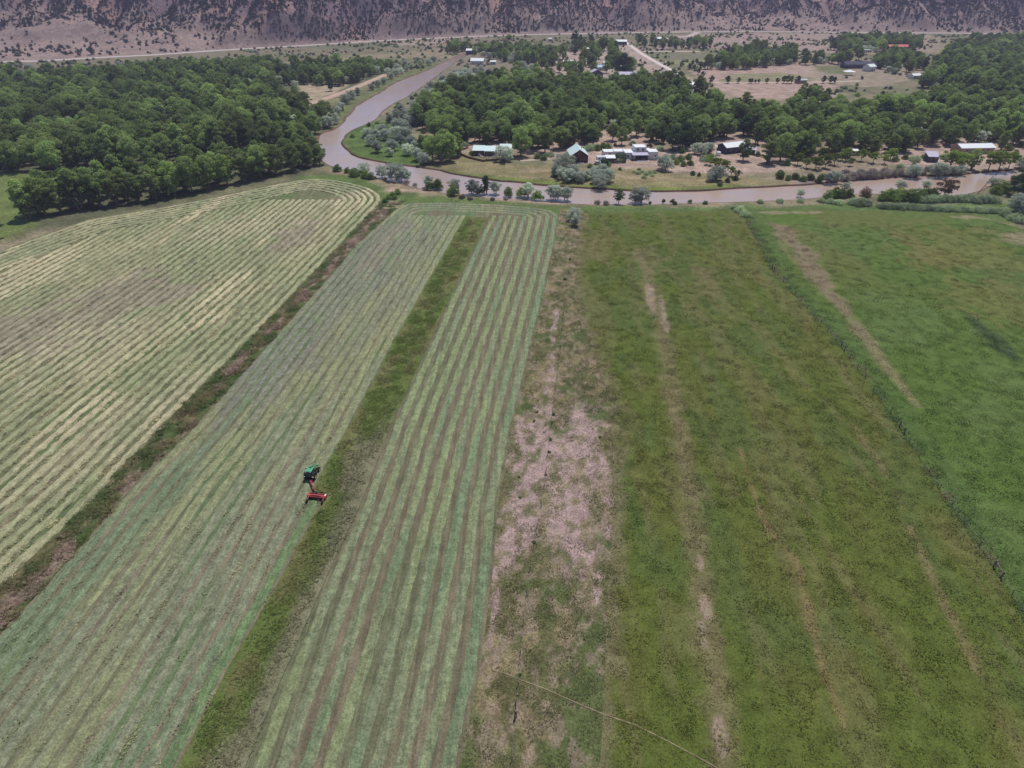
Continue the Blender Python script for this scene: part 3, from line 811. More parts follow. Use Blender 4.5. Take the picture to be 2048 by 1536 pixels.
# ------------------------------------------------------------------ scatter with geometry nodes (uncountable stuff only)
def scatter(name, P, variant, scale, rotz, sources, tint=None):
    """one object: points that carry copies of the source meshes; sources: list of lists of objects"""
    me = bpy.data.meshes.new(name)
    P = np.asarray(P, np.float32)
    me.vertices.add(len(P)); me.vertices.foreach_set('co', P.ravel())
    for nm, ty, arr in (('variant', 'INT', np.asarray(variant, np.int32)), ('scl', 'FLOAT', np.asarray(scale, np.float32)), ('rotz', 'FLOAT', np.asarray(rotz, np.float32))):
        a = me.attributes.new(nm, ty, 'POINT'); a.data.foreach_set('value', arr)
    if tint is not None:
        a = me.attributes.new('tint', 'FLOAT_VECTOR', 'POINT'); a.data.foreach_set('vector', np.asarray(tint, np.float32).ravel())
    o = ob(name, me)
    g = bpy.data.node_groups.new(name + '_nodes', 'GeometryNodeTree')
    g.interface.new_socket('Geometry', in_out='INPUT', socket_type='NodeSocketGeometry')
    g.interface.new_socket('Geometry', in_out='OUTPUT', socket_type='NodeSocketGeometry')
    gi = g.nodes.new('NodeGroupInput'); go = g.nodes.new('NodeGroupOutput')
    def named(n, ty):
        a = g.nodes.new('GeometryNodeInputNamedAttribute'); a.data_type = ty
        a.inputs['Name'].default_value = n
        return a.outputs['Attribute']
    va = named('variant', 'INT'); sc_ = named('scl', 'FLOAT'); ro = named('rotz', 'FLOAT')
    cx = g.nodes.new('ShaderNodeCombineXYZ'); g.links.new(ro, cx.inputs[2])
    jn = g.nodes.new('GeometryNodeJoinGeometry')
    for i, objs in enumerate(sources):
        cmp_ = g.nodes.new('FunctionNodeCompare'); cmp_.data_type = 'INT'; cmp_.operation = 'EQUAL'
        g.links.new(va, cmp_.inputs[2]); cmp_.inputs[3].default_value = i
        js = g.nodes.new('GeometryNodeJoinGeometry')
        for so in objs:
            oi = g.nodes.new('GeometryNodeObjectInfo'); oi.transform_space = 'ORIGINAL'
            oi.inputs['Object'].default_value = so
            g.links.new(oi.outputs['Geometry'], js.inputs[0])
        ip = g.nodes.new('GeometryNodeInstanceOnPoints')
        g.links.new(gi.outputs[0], ip.inputs['Points']); g.links.new(cmp_.outputs[0], ip.inputs['Selection'])
        g.links.new(js.outputs[0], ip.inputs['Instance'])
        g.links.new(cx.outputs[0], ip.inputs['Rotation']); g.links.new(sc_, ip.inputs['Scale'])
        g.links.new(ip.outputs[0], jn.inputs[0])
    g.links.new(jn.outputs[0], go.inputs[0])
    md = o.modifiers.new('scatter', 'NODES'); md.node_group = g
    return o
def in_view(P, margin=0.12):
    px, py = project(P)
    dep = P[:, 1] * math.cos(PITCH) - (P[:, 2] - CAM_H) * math.sin(PITCH)
    return (dep > 1) & (px > -2048 * margin) & (px < 2048 * (1 + margin)) & (py < 1536 * (1 + margin))

# grass tuft patches
def tuft_patch(seed, n, rad, h, wdt, lean):
    r = np.random.RandomState(seed)
    V = []; F = []
    for i in range(n):
        a = r.rand() * 6.283; q = rad * math.sqrt(r.rand()); cx, cy = q * math.cos(a), q * math.sin(a)
        hh_ = h * (0.5 + r.rand())
        for b_ in range(4):
            t_ = r.rand() * 6.283
            dx, dy = math.cos(t_), math.sin(t_)
            l_ = lean * hh_ * (0.4 + r.rand())
            k_ = len(V)
            V += [(cx - dy * wdt, cy + dx * wdt, -0.03), (cx + dy * wdt, cy - dx * wdt, -0.03), (cx + dx * l_ + dy * wdt * .3, cy + dy * l_ - dx * wdt * .3, hh_), (cx + dx * l_ - dy * wdt * .3, cy + dy * l_ + dx * wdt * .3, hh_ * 0.93)]
            F.append((k_, k_ + 1, k_ + 2, k_ + 3))
    return new_mesh('grass_clump', V, np.array(F))
def grass(name, fl, fr, y0, y1, dens, colfn, zb, label, h, keep=None, seed=1, gain=1.0, fall=1.0):
    r = np.random.RandomState(seed)
    area_pts = []
    for ya in np.arange(y0, y1, 4.0):
        wd = float(fr(ya + 2) - fl(ya + 2))
        n = r.poisson(max(0, wd * 4.0 * dens * min(1.0, (95.0 / max(ya, 30)) ** fall)))
        yy = ya + r.rand(n) * 4.0
        area_pts.append(np.stack([fl(yy) + (fr(yy) - fl(yy)) * r.rand(n), yy], 1))
    P = np.concatenate(area_pts); P = P[P[:, 1] < y1]
    P3 = np.column_stack([P, np.full(len(P), zb)])
    v = in_view(P3); P3 = P3[v]
    C = colfn(P3[:, 0], P3[:, 1])
    if keep is not None:
        k = r.rand(len(P3)) < keep(P3[:, 0], P3[:, 1]); P3 = P3[k]; C = C[k]
    C = C * (gain * (0.75 + 0.5 * r.rand(len(C))))[:, None]
    srcs = []
    for i in range(3):
        me = tuft_patch(seed * 10 + i, 34, 1.25, h, 0.055, 1.3)
        srcs.append(me)
    o = None
    so = []
    root = None
    for i, me in enumerate(srcs):
        me.materials.append(M['tuft'])
        so.append(bpy.data.objects.new('grass_clump', me))
    o = scatter(name, P3, r.randint(0, 3, len(P3)), 0.7 + 0.6 * r.rand(len(P3)), r.rand(len(P3)) * 6.28, [[s] for s in so], C)
    return tag(o, label, 'grass', kind='stuff')
grass('pasture_grass', E_LEFT, FENCE2, 22, 235, 0.62, col_E, 0.04, 'rough olive grass of the pasture between the fences', 0.075,
      keep=lambda x, y: 1 - 0.9 * blobs(x, y, [(1411, 1215, 0.9, 2.6), (1405, 1265, 0.8, 2.8), (1440, 1470, 0.8, 2.5)], 0.7), seed=2, gain=1.25)
grass('pasture_grass', FENCE2, F_RIGHT, 22, 225, 0.45, col_F, 0.04, 'thick bright grass of the pasture on the right', 0.08, seed=3, gain=1.2)
grass('standing_hay', lambda y: U_LEFT(y) + 1.2, lambda y: U_RIGHT(y) - 1.2, 22, 229, 0.85, col_uncut, 0.22, 'tall uncut hay standing in the narrow strip', 0.17, seed=4, gain=1.2)
grass('ditch_weeds', lambda y: A_RIGHT(y) + 0.5, lambda y: B_LEFT(y) - 0.5, 22, 250, 0.55, col_ditch, 0.0, 'rank weeds along the ditch between the mown fields', 0.30, seed=5, gain=1.2)
grass('loose_hay', lambda y: B_LEFT(y) + 0.4, lambda y: U_LEFT(y) - 0.4, 22, 232, 0.09, lambda x, y: mix(swB(x, y, 0), (0.42, 0.40, 0.22), sstep(0.5, 0.7, fbm(x / 1.5, y / 6, 3, 81.0)) * 0.7), 0.09, 'loose cut hay strewn over the field where the tractor works', 0.10, seed=7, gain=1.1)
grass('loose_hay', lambda y: np.maximum(A_LEFT(y) + 4, A_RIGHT(y) - 130), lambda y: A_RIGHT(y) - 0.4, 40, 248, 0.20, lambda x, y: mix(swA(x, y, 0), (0.52, 0.46, 0.27), sstep(0.5, 0.7, fbm(x / 1.5, y / 6, 3, 85.0)) * 0.6), 0.14, 'loose dry hay strewn over the left mown field', 0.14, seed=9, gain=1.1, fall=0.6)
grass('fence_line_weeds', lambda y: FENCE2(y) - 0.5, lambda y: FENCE2(y) + np.interp(y, [40, 150, 240], [0.8, 1.8, 3.5]), 40, 234, 0.6, lambda x, y: mix(np.tile(np.array((0.090, 0.135, 0.046)), (len(x), 1)), (0.16, 0.15, 0.08), sstep(0.5, 0.65, fbm(x / 2, y / 3, 3, 91.0))), 0.03, 'rough dark weeds along the long wire fence', 0.17, seed=10, gain=1.15, fall=0.5)
grass('fence_weeds', C_RIGHT, lambda y: E_LEFT(y) + 1.5, 22, 240, 0.7, lambda x, y: mix(col_strip(x, y), (0.11, 0.125, 0.05), np.full(len(x), 0.5)), 0.03, 'patchy weeds on the bare soil beside the fence', 0.075,
      keep=lambda x, y: np.clip(1 - 0.55 * strip_bare(x, y), 0, 1) * sstep(0.3, 0.5, fbm(x / 2.2, y / 2.2, 3, 50.0)), seed=6, gain=1.1)

# ------------------------------------------------------------------ trees and shrubs
def cards(Cn, N, size, r, aspect=0.62):
    n = len(Cn)
    ref = r.normal(size=(n, 3))
    T_ = np.cross(N, ref); T_ /= np.linalg.norm(T_, axis=1)[:, None] + 1e-9
    B_ = np.cross(N, T_)
    s = np.asarray(size)[:, None]
    k = 0.5 + 0.0 * s
    V = np.stack([Cn - T_ * s * k, Cn + B_ * s * k * aspect, Cn + T_ * s * k, Cn - B_ * s * k * aspect], 1).reshape(-1, 3)
    return V, np.arange(n * 4).reshape(n, 4)
def lobes_to_cards(lobes, n, size, r, up=0.25, inner=0.25):
    """lobes: (cx,cy,cz,rx,rz); leaf clumps spread through the shell of each lobe"""
    L = np.array(lobes); wgt = L[:, 3] ** 2; wgt /= wgt.sum()
    idx = r.choice(len(L), n, p=wgt)
    D = r.normal(size=(n, 3)); D /= np.linalg.norm(D, axis=1)[:, None]
    D[:, 2] = np.where(D[:, 2] < -0.35, -D[:, 2] * 0.8, D[:, 2])
    rad = np.where(r.rand(n) < inner, 0.35 + 0.5 * r.rand(n), 0.78 + 0.45 * r.rand(n) ** 1.5)
    Cn = L[idx, :3] + D * rad[:, None] * L[idx][:, [3, 3, 4]]
    N = D + 0.75 * r.normal(size=(n, 3)) + np.array((0, 0, up)); N /= np.linalg.norm(N, axis=1)[:, None]
    return cards(Cn, N, size * (0.6 + 0.8 * r.rand(n)), r)
def tube(path, rad, n=6):
    path = np.array(path); V = []; F = []
    T_ = np.gradient(path, axis=0)
    for i, p in enumerate(path):
        d = Vector(T_[i]).normalized(); u = d.orthogonal().normalized(); v = d.cross(u)
        for k in range(n):
            a = 6.2832 * k / n
            q = Vector(p) + u * (rad[i] * math.cos(a)) + v * (rad[i] * math.sin(a))
            V.append(tuple(q))
        if i:
            b0 = (i - 1) * n
            F += [(b0 + k, b0 + (k + 1) % n, b0 + n + (k + 1) % n, b0 + n + k) for k in range(n)]
    return V, F
def trunk_mesh(name, H, lobes, r, r0, stems=1, fork=0.25, extra=0):
    mb = MB()
    for s in range(stems):
        a = r.rand() * 6.28; off = 0.0 if stems == 1 else 0.5
        bx, by = off * math.cos(a), off * math.sin(a)
        lx, ly = (r.normal() * 0.05 * H, r.normal() * 0.05 * H) if stems == 1 else (math.cos(a) * H * 0.12, math.sin(a) * H * 0.12)
        pts = [(bx, by, -0.3), (bx + lx * .2, by + ly * .2, H * fork * .6), (bx + lx * .6, by + ly * .6, H * fork * 1.3), (bx + lx, by + ly, H * 0.72)]
        mb.add(*tube(pts, [r0 * 1.25, r0, r0 * .75, r0 * .25], 7))
        for k in range(4 + extra):
            L = lobes[r.randint(len(lobes))]
            t0 = 0.55 + 0.35 * r.rand()
            st = np.array(pts[1]) * (1 - t0) + np.array(pts[2]) * t0
            en = np.array(L[:3]) + r.normal(size=3) * 0.3
            md_ = (st + en) / 2 + np.array((0, 0, -0.06 * H)) + r.normal(size=3) * 0.2
            mb.add(*tube([st, md_, en], [r0 * .5, r0 * .33, r0 * .12], 5))
    return new_mesh(name, mb.V, mb.F, True)
def tree_lobes(r, H, Rr, n, base=0.25, flat=1.0, lob=(0.17, 0.2)):
    L = []
    zc = H * (base + (1 - base) * 0.5); rz = H * (1 - base) * 0.5
    for i in range(n):
        a = i * 2.399 + r.rand(); q = r.rand()
        zz = -0.95 + 1.75 * (i + 0.5) / n
        rr = math.sqrt(max(0.05, 1 - zz * zz)) * (0.40 + 0.60 * q)
        lr = Rr * (lob[0] + lob[1] * r.rand())
        L.append((Rr * rr * math.cos(a), Rr * rr * math.sin(a), zc + rz * zz * 0.82, lr, lr * (0.72 + 0.2 * r.rand()) * flat))
    L.append((0, 0, H - Rr * 0.42, Rr * 0.42, Rr * 0.38)); L.append((0, 0, zc, Rr * 0.45, rz * 0.55))
    return L
M['bark'] = plain_mat('bark', (0.17, 0.14, 0.115), 0.95, 0.3, 2.0, bump=0.5)
M['deadwood'] = plain_mat('weathered_wood', (0.36, 0.33, 0.31), 0.9, 0.2, 2.0)
M['cotton'] = leaf_mat('cottonwood_leaf', (0.172, 0.242, 0.096), (0.285, 0.352, 0.142), 0.50, 0.3)
M['bright'] = leaf_mat('young_green_leaf', (0.185, 0.255, 0.062), (0.255, 0.315, 0.075), 0.45, 0.4)
M['dark'] = leaf_mat('dark_green_leaf', (0.075, 0.128, 0.068), (0.118, 0.172, 0.086), 0.38, 0.4)
M['silver'] = leaf_mat('silver_olive_leaf', (0.44, 0.48, 0.48), (0.52, 0.555, 0.555), 0.45, 0.5, 0.88, 1.12)
M['willow'] = leaf_mat('willow_leaf', (0.120, 0.190, 0.055), (0.190, 0.255, 0.080), 0.42, 0.5)
M['sage'] = leaf_mat('sage_green_leaf', (0.32, 0.395, 0.275), (0.39, 0.455, 0.33), 0.45, 0.5, 0.88, 1.12)
M['mauve'] = leaf_mat('dry_brush_leaf', (0.30, 0.255, 0.245), (0.36, 0.305, 0.29), 0.3, 0.5, 0.88, 1.12)
M['rust'] = leaf_mat('rusty_dead_leaf', (0.20, 0.125, 0.075), (0.26, 0.165, 0.10), 0.15, 0.5)
M['juniper'] = leaf_mat('juniper_leaf', (0.040, 0.052, 0.032), (0.062, 0.074, 0.045), 0.1, 0.5)

def tree_kind(seed, H, Rr, nl, nc, size, leaf, r0, base=0.25, stems=1, extra=0, inner=0.25, flat=1.0):
    r = np.random.RandomState(seed)
    L = tree_lobes(r, H, Rr, nl, base, flat)
    V, F = lobes_to_cards(L, nc, size, r, inner=inner)
    cm = new_mesh('crown', V, F); cm.materials.append(M[leaf])
    tm = trunk_mesh('trunk', H, L, r, r0, stems, max(0.12, base), extra); tm.materials.append(M['bark'])
    return dict(crown=cm, trunk=tm, H=H)
def shrub_kind(seed, H, Rr, nl, nc, size, leaf, flat=1.0):
    r = np.random.RandomState(seed)
    L = []
    for i in range(nl):
        a = i * 2.399 + r.rand(); q = math.sqrt((i + .5) / nl)
        lr = Rr * (0.30 + 0.2 * r.rand())
        zt = H * (1 - 0.55 * q * q) * (0.8 + 0.3 * r.rand())
        L.append((Rr * 0.72 * q * math.cos(a), Rr * 0.72 * q * math.sin(a), max(0.2 * H, zt - lr * .8), lr, lr * 0.9 * flat))
        L.append((Rr * 0.72 * q * math.cos(a), Rr * 0.72 * q * math.sin(a), max(0.12 * H, (zt - lr) * 0.45), lr * 1.05, lr * 0.9))
    V, F = lobes_to_cards(L, nc, size, r, inner=0.15)
    V[:, 2] = np.maximum(V[:, 2], -0.05)
    me = new_mesh('foliage', V, F); me.materials.append(M[leaf])
    return dict(mesh=me, H=H)
COT = [tree_kind(100 + i, 14.0, [4.6, 5.2, 4.0, 5.8, 4.4, 5.0, 5.4][i], [26, 30, 24, 34, 26, 28, 32][i], 4600, 0.64, 'cotton', 0.36, [0.03, 0.12, 0.02, 0.16, 0.03, 0.10, 0.08][i], [1, 1, 2, 1, 2, 1, 1][i], 2) for i in range(7)]
BRI = [tree_kind(140 + i, 9.0, 4.6, 13, 2600, 0.62, 'bright', 0.24, 0.25, 1, 2, flat=0.9) for i in range(2)]
DRK = [tree_kind(150 + i, 13.0, [5.2, 3.2][i], [17, 14][i], 3400, 0.75, 'dark', 0.35, 0.12, 1, 2) for i in range(2)]
SIL = [tree_kind(160 + i, 6.5, [3.9, 3.4, 4.3][i], 20, 3000, 0.48, 'silver', 0.2, [0.0, 0.08, 0.0][i], 2, 2) for i in range(3)]
WIL = [shrub_kind(170 + i, 3.4, [2.3, 2.0, 2.7][i], 9, 1500, 0.40, 'willow') for i in range(3)]
SAG = [shrub_kind(180 + i, 2.8, [2.8, 3.2][i], 10, 1700, 0.40, 'sage') for i in range(2)]
MAU = [shrub_kind(190 + i, 2.4, 2.3, 9, 1200, 0.40, 'mauve') for i in range(2)]
RUS = [shrub_kind(196, 4.5, 2.8, 10, 1500, 0.45, 'rust')]
BRN = [tree_kind(197, 7.5, 4.6, 15, 2600, 0.55, 'rust', 0.2, 0.05, 2, 2)]
JUN = [shrub_kind(200 + i, 3.0, [1.9, 1.6, 2.2][i], 5, 260, 0.62, 'juniper') for i in range(3)]

def place_tree(name, kind, P, H, label, cat, group=None, rz=None, mat=None):
    s = H / kind['H']
    e = empty(name, (P[0], P[1], P[2] if len(P) > 2 else 0.0), rnd.random() * 6.28 if rz is None else rz, s)
    e.scale = (s * rnd.uniform(.92, 1.1), s * rnd.uniform(.92, 1.1), s)
    ob('trunk', kind['trunk'], None, e); ob('crown', kind['crown'], None, e)
    return tag(e, label, cat, group)
def place_shrub(name, kind, P, H, label, cat, group=None):
    s = H / kind['H']
    o = ob(name, kind['mesh'], None, None, (P[0], P[1], P[2] if len(P) > 2 else 0.0))
    o.rotation_euler = (0, 0, rnd.random() * 6.28); o.scale = (s * rnd.uniform(.9, 1.15), s * rnd.uniform(.9, 1.15), s)
    return tag(o, label, cat, group)

# ---- places kept free of random trees (photo pixels, radius in metres)
CLEAR = [(955, 306, 8), (979, 312, 9), (1012, 305, 9), (1157, 320, 10), (1215, 315, 9), (1240, 316, 9), (1275, 316, 12), (1300, 318, 10), (1470, 298, 13), (1500, 305, 8), (1867, 320, 7), (1950, 300, 16),
         (940, 316, 9), (1709, 308, 4), (943, 106, 12), (955, 127, 14), (985, 127, 10), (1010, 168, 9), (1085, 153, 9), (1253, 160, 16), (1193, 155, 12), (1385, 178, 9), (1138, 129, 12), (1550, 112, 14), (1797, 102, 20), (1720, 140, 24), (1740, 142, 10), (1697, 152, 9), (1777, 84, 8), (1832, 160, 9)]
CLEARW = [(G(a, b_), c_) for a, b_, c_ in CLEAR]
ROADS = [GP([(1236, 80), (1402, 180)]), GP([(1284, 103), (1400, 103)]), GP([(1412, 166), (1720, 162)]), GP([(560, 222), (600, 213), (640, 201), (690, 183), (735, 165), (772, 149)]), HW]
def poisson(poly_px, spacing, prob, seed, clear=True):
    P = GP(poly_px); r = np.random.RandomState(seed)
    lo = P.min(0); hi = P.max(0)
    gx_ = np.arange(lo[0], hi[0], spacing); gy_ = np.arange(lo[1], hi[1], spacing * 0.87)
    A_, B_ = np.meshgrid(gx_, gy_); A_[1::2] += spacing / 2
    x = (A_ + (r.rand(*A_.shape) - .5) * spacing * 0.8).ravel(); y = (B_ + (r.rand(*B_.shape) - .5) * spacing * 0.8).ravel()
    k = inside(x, y, P) & (r.rand(len(x)) < prob)
    x, y = x[k], y[k]
    k = sdf(x, y, RIVER_C) < -4.5
    for rd in ROADS: k &= seg_dist(x, y, rd) > 7
    if clear:
        for c_, rr in CLEARW: k &= np.hypot(x - c_[0], y - c_[1]) > rr
        # keep the sight line to the houses open: nothing tall right in front of them
        for c_, rr in CLEARW: k &= ~((np.abs(x - c_[0] * y / c_[1]) < rr * 0.7) & (y < c_[1]) & (y > c_[1] - (30 if c_[1] < 420 else 22)))
    return np.stack([x[k], y[k]], 1)
WOODS = [  # outline of where trunks stand, spacing, fill, group, label
    ([(-240, 352), (120, 346), (300, 326), (560, 296), (628, 278), (652, 250), (600, 205), (480, 182), (380, 170), (200, 163), (0, 168), (-240, 176)], 8.2, 0.95, 'wood left of the river',
     'leafy cottonwood in the dense wood left of the river'),
    ([(240, 152), (480, 160), (500, 170), (690, 172), (775, 152), (785, 140), (700, 136), (500, 138), (380, 141), (240, 147)], 8.0, 0.95, 'wood below the highway', 'cottonwood in the far block of wood between levee track and highway'),
    ([(830, 250), (870, 205), (960, 178), (1100, 182), (1250, 186), (1400, 192), (1450, 215), (1560, 235), (1600, 243), (1720, 236), (1840, 215), (1900, 182), (2060, 165), (2300, 165), (2300, 300), (2048, 300), (2000, 290), (1880, 288), (1830, 300), (1750, 310), (1640, 322),
      (1570, 315), (1510, 275), (1430, 276), (1400, 294), (1340, 296), (1290, 268), (1215, 262), (1190, 285), (1110, 300), (1060, 300), (1000, 284), (935, 284), (890, 292), (850, 270)], 8.0, 0.90, 'wood behind the riverside houses',
     'cottonwood in the open wood behind the riverside houses'),
    ([(1840, 178), (1870, 130), (1905, 100), (1950, 84), (2300, 78), (2300, 175), (2060, 165), (1900, 182)], 9.0, 0.92, 'wood at the upper right', 'cottonwood in the broad wood at the upper right'),
    ([(1412, 140), (1480, 140), (1580, 128), (1592, 108), (1500, 100), (1440, 116)], 8.0, 0.95, 'grove above the tan field', 'cottonwood in the grove above the tan field'),
    ([(893, 108), (960, 113), (1040, 131), (1108, 124), (1108, 108), (1000, 95), (900, 98)], 8.5, 0.9, 'grove left of the village', 'cottonwood in the grove left of the village'),
    ([(930, 180), (1000, 160), (1100, 168), (1250, 181), (1250, 188), (1100, 184), (960, 180)], 8.4, 0.85, 'wood edge below the village', 'cottonwood at the wood edge just below the village'),
    ([(1560, 235), (1590, 205), (1640, 190), (1655, 225), (1600, 245)], 8.4, 0.85, 'trees right of the pink field', 'cottonwood at the right end of the pink field below the lane'),
    ([(1092, 112), (1130, 98), (1232, 92), (1240, 150), (1180, 168), (1092, 168)], 15, 0.5, 'trees of the village', 'tree standing between the village yards'),
    ([(1265, 96), (1300, 88), (1420, 88), (1420, 98), (1300, 100)], 14, 0.6, 'trees below the highway turnoff', 'tree below the highway turnoff'),
    ([(1560, 130), (1690, 130), (1720, 120), (1560, 122)], 9, 0.7, 'hedge above the tan field', 'tree in the hedge above the tan field'),
    ([(1655, 100), (1700, 108), (1760, 105), (1840, 100), (1840, 82), (1760, 80), (1680, 80)], 9.5, 0.75, 'trees near the red roof', 'cottonwood among the far houses near the red roof'),
    ([(1735, 140), (1800, 150), (1850, 140), (1820, 115), (1750, 118)], 9.5, 0.8, 'trees near the white canopy', 'cottonwood beside the yard with the white canopy'),
]
allp = []
for wi, (poly, sp, pr, grp, lab) in enumerate(WOODS):
    P = poisson(poly, sp, pr, 300 + wi)
    P3 = np.column_stack([P, np.zeros(len(P))])
    P = P[in_view(P3, 0.10)]
    r = np.random.RandomState(900 + wi)
    hts = 9.0 + 7.0 * fbm(P[:, 0] / 40, P[:, 1] / 40, 3, wi * 3.0) + r.normal(size=len(P)) * 2.4
    if wi >= 3: hts = hts * 0.88
    if wi == 1: hts = hts * 0.85
    for p, h_ in zip(P, hts): allp.append((p[0], p[1], max(6.5, h_), wi))
allp = sorted(allp, key=lambda a: a[1] + 0.25 * abs(a[0]))
cn = 0
NEAR = 235
for (x, y, h_, wi) in allp[:NEAR]:
    qx = float(project(np.array([[x, y, 0.0]]))[0][0]); qy = float(project(np.array([[x, y, 0.0]]))[1][0])
    if wi == 0:
        where = ['on the left frame edge', 'behind the left pasture', 'behind the left end of the field row', 'behind the middle of the field row', 'behind the right end of the field row', 'close to the river'][int(np.searchsorted([40, 150, 290, 420, 540], qx))]
    else:
        where = ['behind the walled house', 'behind the gable house', 'behind the white adobe house', 'behind the long dark house', 'behind the bright bank bushes', 'behind the small lilac roofed shed', 'on the right frame edge'][int(np.searchsorted([1060, 1200, 1400, 1570, 1800, 1930], qx))]
    depth = 'front rank' if y < np.interp(qx, [0, 640, 900, 2048], [335, 350, 345, 345]) else ('second rank' if y < np.interp(qx, [0, 640, 900, 2048], [372, 385, 372, 380]) else 'third rank')
    tall = 'tall' if h_ > 14.5 else ('short' if h_ < 12.2 else 'middling')
    place_tree('cottonwood_tree', COT[rnd.randrange(7)], (x, y), h_, '%s cottonwood, %s of the %s, %s' % (tall, depth, 'left wood' if wi == 0 else 'right wood', where), 'tree', WOODS[wi][3])
# front row of the left wood
row = [(60, 436, 15), (92, 430, 16), (125, 424, 14), (160, 418, 15), (197, 412, 15), (235, 408, 14), (275, 404, 13), (312, 398, 14), (350, 391, 14), (385, 384, 15), (420, 377, 14), (455, 370, 14),
       (490, 362, 14), (523, 355, 14), (556, 348, 13.5), (588, 341, 13.5), (618, 335, 12), (640, 329, 10),
       (100, 412, 14), (150, 402, 15), (215, 394, 15), (280, 384, 16), (340, 374, 15), (400, 364, 16), (460, 352, 15), (520, 340, 14), (575, 330, 13), (240, 372, 13), (310, 362, 14), (440, 340, 13),
       (78, 426, 13), (180, 408, 14), (255, 399, 14), (330, 386, 14), (370, 380, 13), (436, 364, 14), (505, 350, 13), (540, 345, 13), (605, 331, 12), (630, 322, 12), (600, 322, 13)]
for px, py, h_ in row:
    p = G(px, py)
    place_tree('cottonwood_tree', COT[rnd.choice([0, 2, 4, 5])], p, h_ * rnd.uniform(.95, 1.10), 'cottonwood %s in the tall row shading the edge of the mown field' % ['at the left end', 'left of the middle', 'in the middle', 'right of the middle', 'at the river end'][min(4, int(px / 130))], 'tree', 'row along the mown field')
far = np.array([(a[0], a[1], a[2], a[3]) for a in allp[NEAR:]])
r = np.random.RandomState(77)
vis = []
srcs = [[bpy.data.objects.new('crown', k['crown']), bpy.data.objects.new('trunk', k['trunk'])] for k in COT]
srcs += [[bpy.data.objects.new('crown', k['crown']), bpy.data.objects.new('trunk', k['trunk'])] for k in (SIL[0], SIL[2], DRK[0])]
va_ = r.randint(0, 7, len(far)); q_ = r.rand(len(far)); pat = fbm(far[:, 0] / 35, far[:, 1] / 35, 3, 71.0)
va_ = np.where((q_ < 0.05) | ((pat > 0.62) & (q_ < 0.4)), 7 + r.randint(0, 2, len(far)), va_); va_ = np.where(q_ > 0.92, 9, va_)
fs_ = far[:, 2] / 14.0; fs_ = np.where((va_ == 7) | (va_ == 8), 0.75 + 0.35 * r.rand(len(far)), fs_); fs_ = np.where(va_ == 9, far[:, 2] / 15.0, fs_)
o = scatter('woodland', np.column_stack([far[:, :2], np.zeros(len(far))]), va_, fs_, r.rand(len(far)) * 6.28, srcs)
tag(o, 'far mass of cottonwood forest filling the valley floor', 'forest', kind='stuff')

# single trees that stand out
def T(px, py, kind, h_, label, name='cottonwood_tree', group=None, cat='tree'):
    return place_tree(name, kind, G(px, py), h_, label, cat, group)
T(865, 322, COT[1], 13, 'leafy cottonwood on the inner river bend left of the walled patio', group='clump on the river bend')
T(882, 324, COT[3], 14, 'leafy cottonwood on the inner river bend left of the walled patio', group='clump on the river bend')
T(900, 322, COT[0], 14, 'leafy cottonwood on the inner river bend left of the walled patio', group='clump on the river bend')
T(890, 312, COT[5], 14, 'leafy cottonwood on the inner river bend left of the walled patio', group='clump on the river bend')
T(915, 312, COT[4], 12, 'leafy cottonwood on the inner river bend left of the walled patio', group='clump on the river bend')
T(845, 312, COT[2], 11, 'leafy cottonwood on the inner river bend left of the walled patio', group='clump on the river bend')
T(1042, 312, COT[1], 15, 'large cottonwood right of the silver roofed walled house')
T(1063, 300, COT[3], 14, 'cottonwood behind the lawn between the walled house and the gable house')
T(1090, 305, COT[0], 13, 'cottonwood just left of the gable house with the pale roof')
T(1185, 290, COT[6], 12, 'thin cottonwood behind the gable house')
T(1243, 290, COT[5], 10, 'small cottonwood with visible trunk behind the white adobe house')
T(1345, 300, DRK[0], 13, 'broad dark tree right of the white adobe house')
T(1365, 296, DRK[0], 14, 'tall dark tree behind the silver bush right of the white adobe house')
T(1486, 321, COT[0], 11, 'cottonwood with its shadow pooled on sand before the dark walled house')
T(1534, 326, COT[4], 14, 'tall twin trunked cottonwood standing over its shadow on the sand')
T(1560, 322, COT[6], 14, 'tall cottonwood right of the twin trunked one on the sand')
T(1237, 406, WIL and COT[5], 6.2, 'small round lone tree on the near river bank')
T(972, 385, COT[2], 7.5, 'green bushy tree on the near river bank below the walled house')
T(662, 182, DRK[0], 8, 'rounded dark tree beside the levee track')
T(1150, 95, DRK[1], 20, 'tall dark poplar at the left end of the village')
T(1160, 97, DRK[1], 16, 'slender dark poplar right of the tallest village poplar')
T(1181, 88, DRK[0], 12, 'dark tree below the highway in the village')
T(1208, 101, COT[3], 15, 'wide green tree in the middle of the village')
T(1222, 98, COT[1], 14, 'green tree just left of the white roof by the dirt road')
T(1196, 107, COT[0], 10, 'lower green tree above the village yard')
T(1245, 152, DRK[0], 20, 'huge dark tree behind the long barn whose wall is coloured as shade')
T(1258, 150, COT[1], 16, 'big green tree right of the huge dark village tree')
T(1232, 150, DRK[0], 18, 'huge dark tree left of the long barn whose wall is coloured as shade')
T(1165, 138, COT[5], 11, 'green tree right of the red walled barn')
T(1163, 122, COT[6], 9, 'yellowish green tree above the village yard')
T(1278, 90, COT[3], 14, 'rounded tree at the top of the dirt road')
T(1283, 152, COT[2], 9, 'small dark tree on the pale lawn in the village')
T(1345, 158, DRK[0], 9, 'dark tree overhanging the dirt road')
T(1337, 72, DRK[1], 8, 'small dark tree standing against the highway')
T(1018, 84, COT[3], 10, 'lone green tree overlapping the highway')
T(1105, 130, COT[1], 14, 'round dark green tree at the left of the village')
T(1085, 140, COT[3], 12, 'round tree below the round dark green one left of the village')
